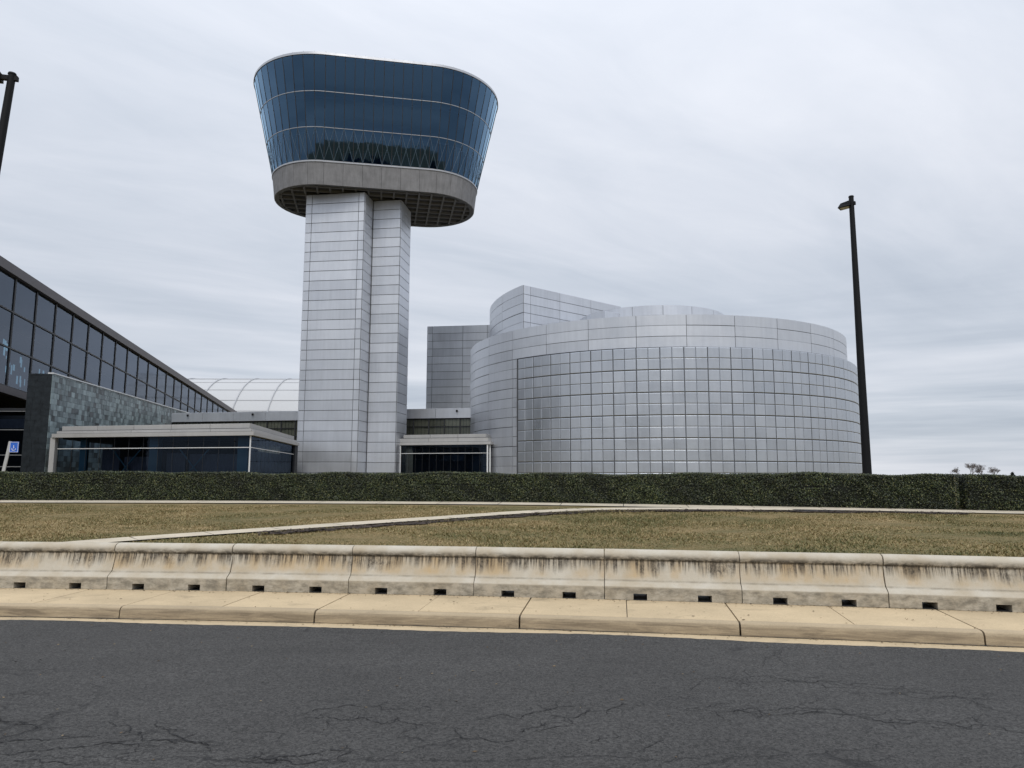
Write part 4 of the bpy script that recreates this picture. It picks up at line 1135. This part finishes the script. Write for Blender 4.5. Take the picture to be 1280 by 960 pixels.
# ------------------------------------------------------------------ blue sign on a post
sg = empty('blue_sign', (-28.55, 41, .98), 'small blue square sign on a leaning pale post at the left edge', 'sign')
MB().bar((-28.75, 41, .9), (-28.32, 41, 3.72), .17, .06, up=(0, 1, 0)).obj('post', M['post'], sg, (-28.6, 41, .9))
pl = MB().box((-28.30, 40.93, 3.10), (-27.80, 40.95, 3.70)).obj('sign_plate', M['signblue'], sg, (-28.0, 40.94, 3.4))
fr = MB()
for a, b2 in (((-28.285, 40.915, 3.115), (-27.815, 40.93, 3.135)), ((-28.285, 40.915, 3.665), (-27.815, 40.93, 3.685)), ((-28.285, 40.915, 3.135), (-28.265, 40.93, 3.665)), ((-27.835, 40.915, 3.135), (-27.815, 40.93, 3.665))): fr.box(a, b2)
fr.obj('border', M['signwhite'], pl, (-28.0, 40.92, 3.4))
ar_ = [(-28.05 + .11 * math.cos(R(a)), 40.92, 3.30 + .09 * math.sin(R(a))) for a in range(150, 400, 25)]
MB().tube(ar_, [.018] * len(ar_), 6).tube([(-28.05, 40.92, 3.33), (-28.07, 40.92, 3.5)], [.02, .02], 6).obj('white_mark', M['signwhite'], pl, (-28.05, 40.92, 3.3))

# ------------------------------------------------------------------ bare trees on the horizon
def bare_tree(loc, h, label, seed, bushy=6):
    rd = random.Random(seed); root = empty('bare_tree', loc, label, 'tree', 'leafless trees far off behind the hedge')
    trunk = MB(); crown = MB()
    def grow(p, d, l, r, lev, mb):
        q = p + d * l; mb.tube([p, p + d * l * .5 + Vector((rd.uniform(-1, 1), rd.uniform(-1, 1), 0)) * l * .07, q], [r, r * .8, r * .6], 5 if lev < 2 else 3, False)
        if lev >= bushy: return
        for k in range(rd.choice((3, 3, 4))):
            nd = (d + Vector((rd.uniform(-1, 1), rd.uniform(-1, 1), rd.uniform(-.2, .5))) * .8).normalized()
            grow(p + d * l * rd.uniform(.5, 1), nd, l * rd.uniform(.6, .85), max(r * .5, .008), lev + 1, crown)
    grow(Vector(loc), Vector((rd.uniform(-.06, .06), 0, 1)).normalized(), h * .24, h * .02, 0, trunk)
    trunk.obj('trunk', M['bark'], root, loc, smooth=60); crown.obj('crown', M['bark'], root, loc)
bare_tree((95.3, 155, .8), 5.4, 'leftmost of four small leafless trees on the horizon at right', 1)
bare_tree((99.3, 158, .8), 6.6, 'largest leafless tree on the horizon, second of four at right', 2)
bare_tree((101.3, 157, .8), 5.8, 'slim leafless tree on the horizon, third of four at right', 3)
bare_tree((106.2, 160, .8), 5.4, 'rightmost of four small leafless trees on the horizon', 4)
ct = empty('conifer_tree', (108, 150, .8), 'tiny dark pointed conifer peeping over the hedge near the right edge', 'tree')
# conifer stands at the right border of the view
ct.location = (101.6, 148, .8); WL[ct.name] = Vector((101.6, 148, .8))
n = 900; Q = np.zeros((n, 3, 3)); k = rng.uniform(0, 1, n); rr_ = (1 - k) * 1.1 * np.sqrt(rng.uniform(.1, 1, n)); t = rng.uniform(0, 6.28, n)
P = np.stack([rr_ * np.cos(t), rr_ * np.sin(t), .1 + k * 1.75], -1)
for j in range(3): Q[:, j] = P + rng.normal(0, .12, (n, 3))
put('crown', quads('crown', Q.reshape(-1, 3), M['needle'], 3), ct, (101.6, 148, .8))
MB().tube([(101.6, 148, .7), (101.6, 148, 2.2)], [.12, .03], 6).obj('trunk', M['bark'], ct, (101.6, 148, .8))

# ------------------------------------------------------------------ the wood across the road, behind the viewer (mirrored in the cab's glass)
n = 16000; u = rng.uniform(-320, 320, n)
top = 15 + 5 * np.sin(u * .043) + 4 * np.sin(u * .11 + 1) + 3 * np.sin(u * .31) + 2 * np.sin(u * .83)
z = top * rng.uniform(0, 1, n) ** .6; y = -350 - rng.uniform(0, 18, n) - .0006 * u ** 2
P = np.stack([u, y, z], -1); Q = np.zeros((n, 3, 3))
for j in range(3): Q[:, j] = P + rng.normal(0, 2.2, (n, 3))
Q[:, :, 2] = np.maximum(Q[:, :, 2], -.05)
tag(put('far_wood', quads('far_wood', Q.reshape(-1, 3), M['wood'], 3)), 'dark wood across the road, seen only mirrored in the tower glass', 'wood', kind='stuff')

# ------------------------------------------------------------------ litter on sidewalk, gutter and road edge
m_, nt_, b_ = mat('dry_leaf_litter')
setb(nt_, b_, Base_Color=ramp(nt_, irand(nt_), [(0, (.05, .035, .02)), (.5, (.14, .09, .045)), (1, (.26, .2, .12))]), Roughness=.85)
n = 1500; V = np.zeros((n, 4, 3)); rl = random.Random(9)
for i in range(n):
    k = rl.random(); s = rl.uniform(-11, 9)
    if k < .40: d = 1.40 - abs(rl.gauss(0, .07)); z = .160
    elif k < .70: d = -abs(rl.gauss(0, .06)) - .008; z = .010
    elif k < .85: d = rl.uniform(.15, 1.35); z = .160
    else: d = -rl.uniform(.3, 1.0) ** 2 * 4.5; z = .004
    x, y = F(s, d); a = rl.uniform(0, 6.28); l = rl.uniform(.006, .017) * (1.5 if rl.random() < .08 else 1); w = l * rl.uniform(.4, .8); c, sn = math.cos(a), math.sin(a); h = rl.uniform(0, .010)
    V[i] = [(x - c * l, y - sn * l, z), (x - sn * w, y + c * w, z + h), (x + c * l, y + sn * l, z + .002), (x + sn * w, y - c * w, z + .001)]
tag(put('leaf_litter', quads('leaf_litter', V.reshape(-1, 3), m_)), 'scattered dry leaf bits and grit along the kerb and barrier foot', 'litter', kind='stuff')
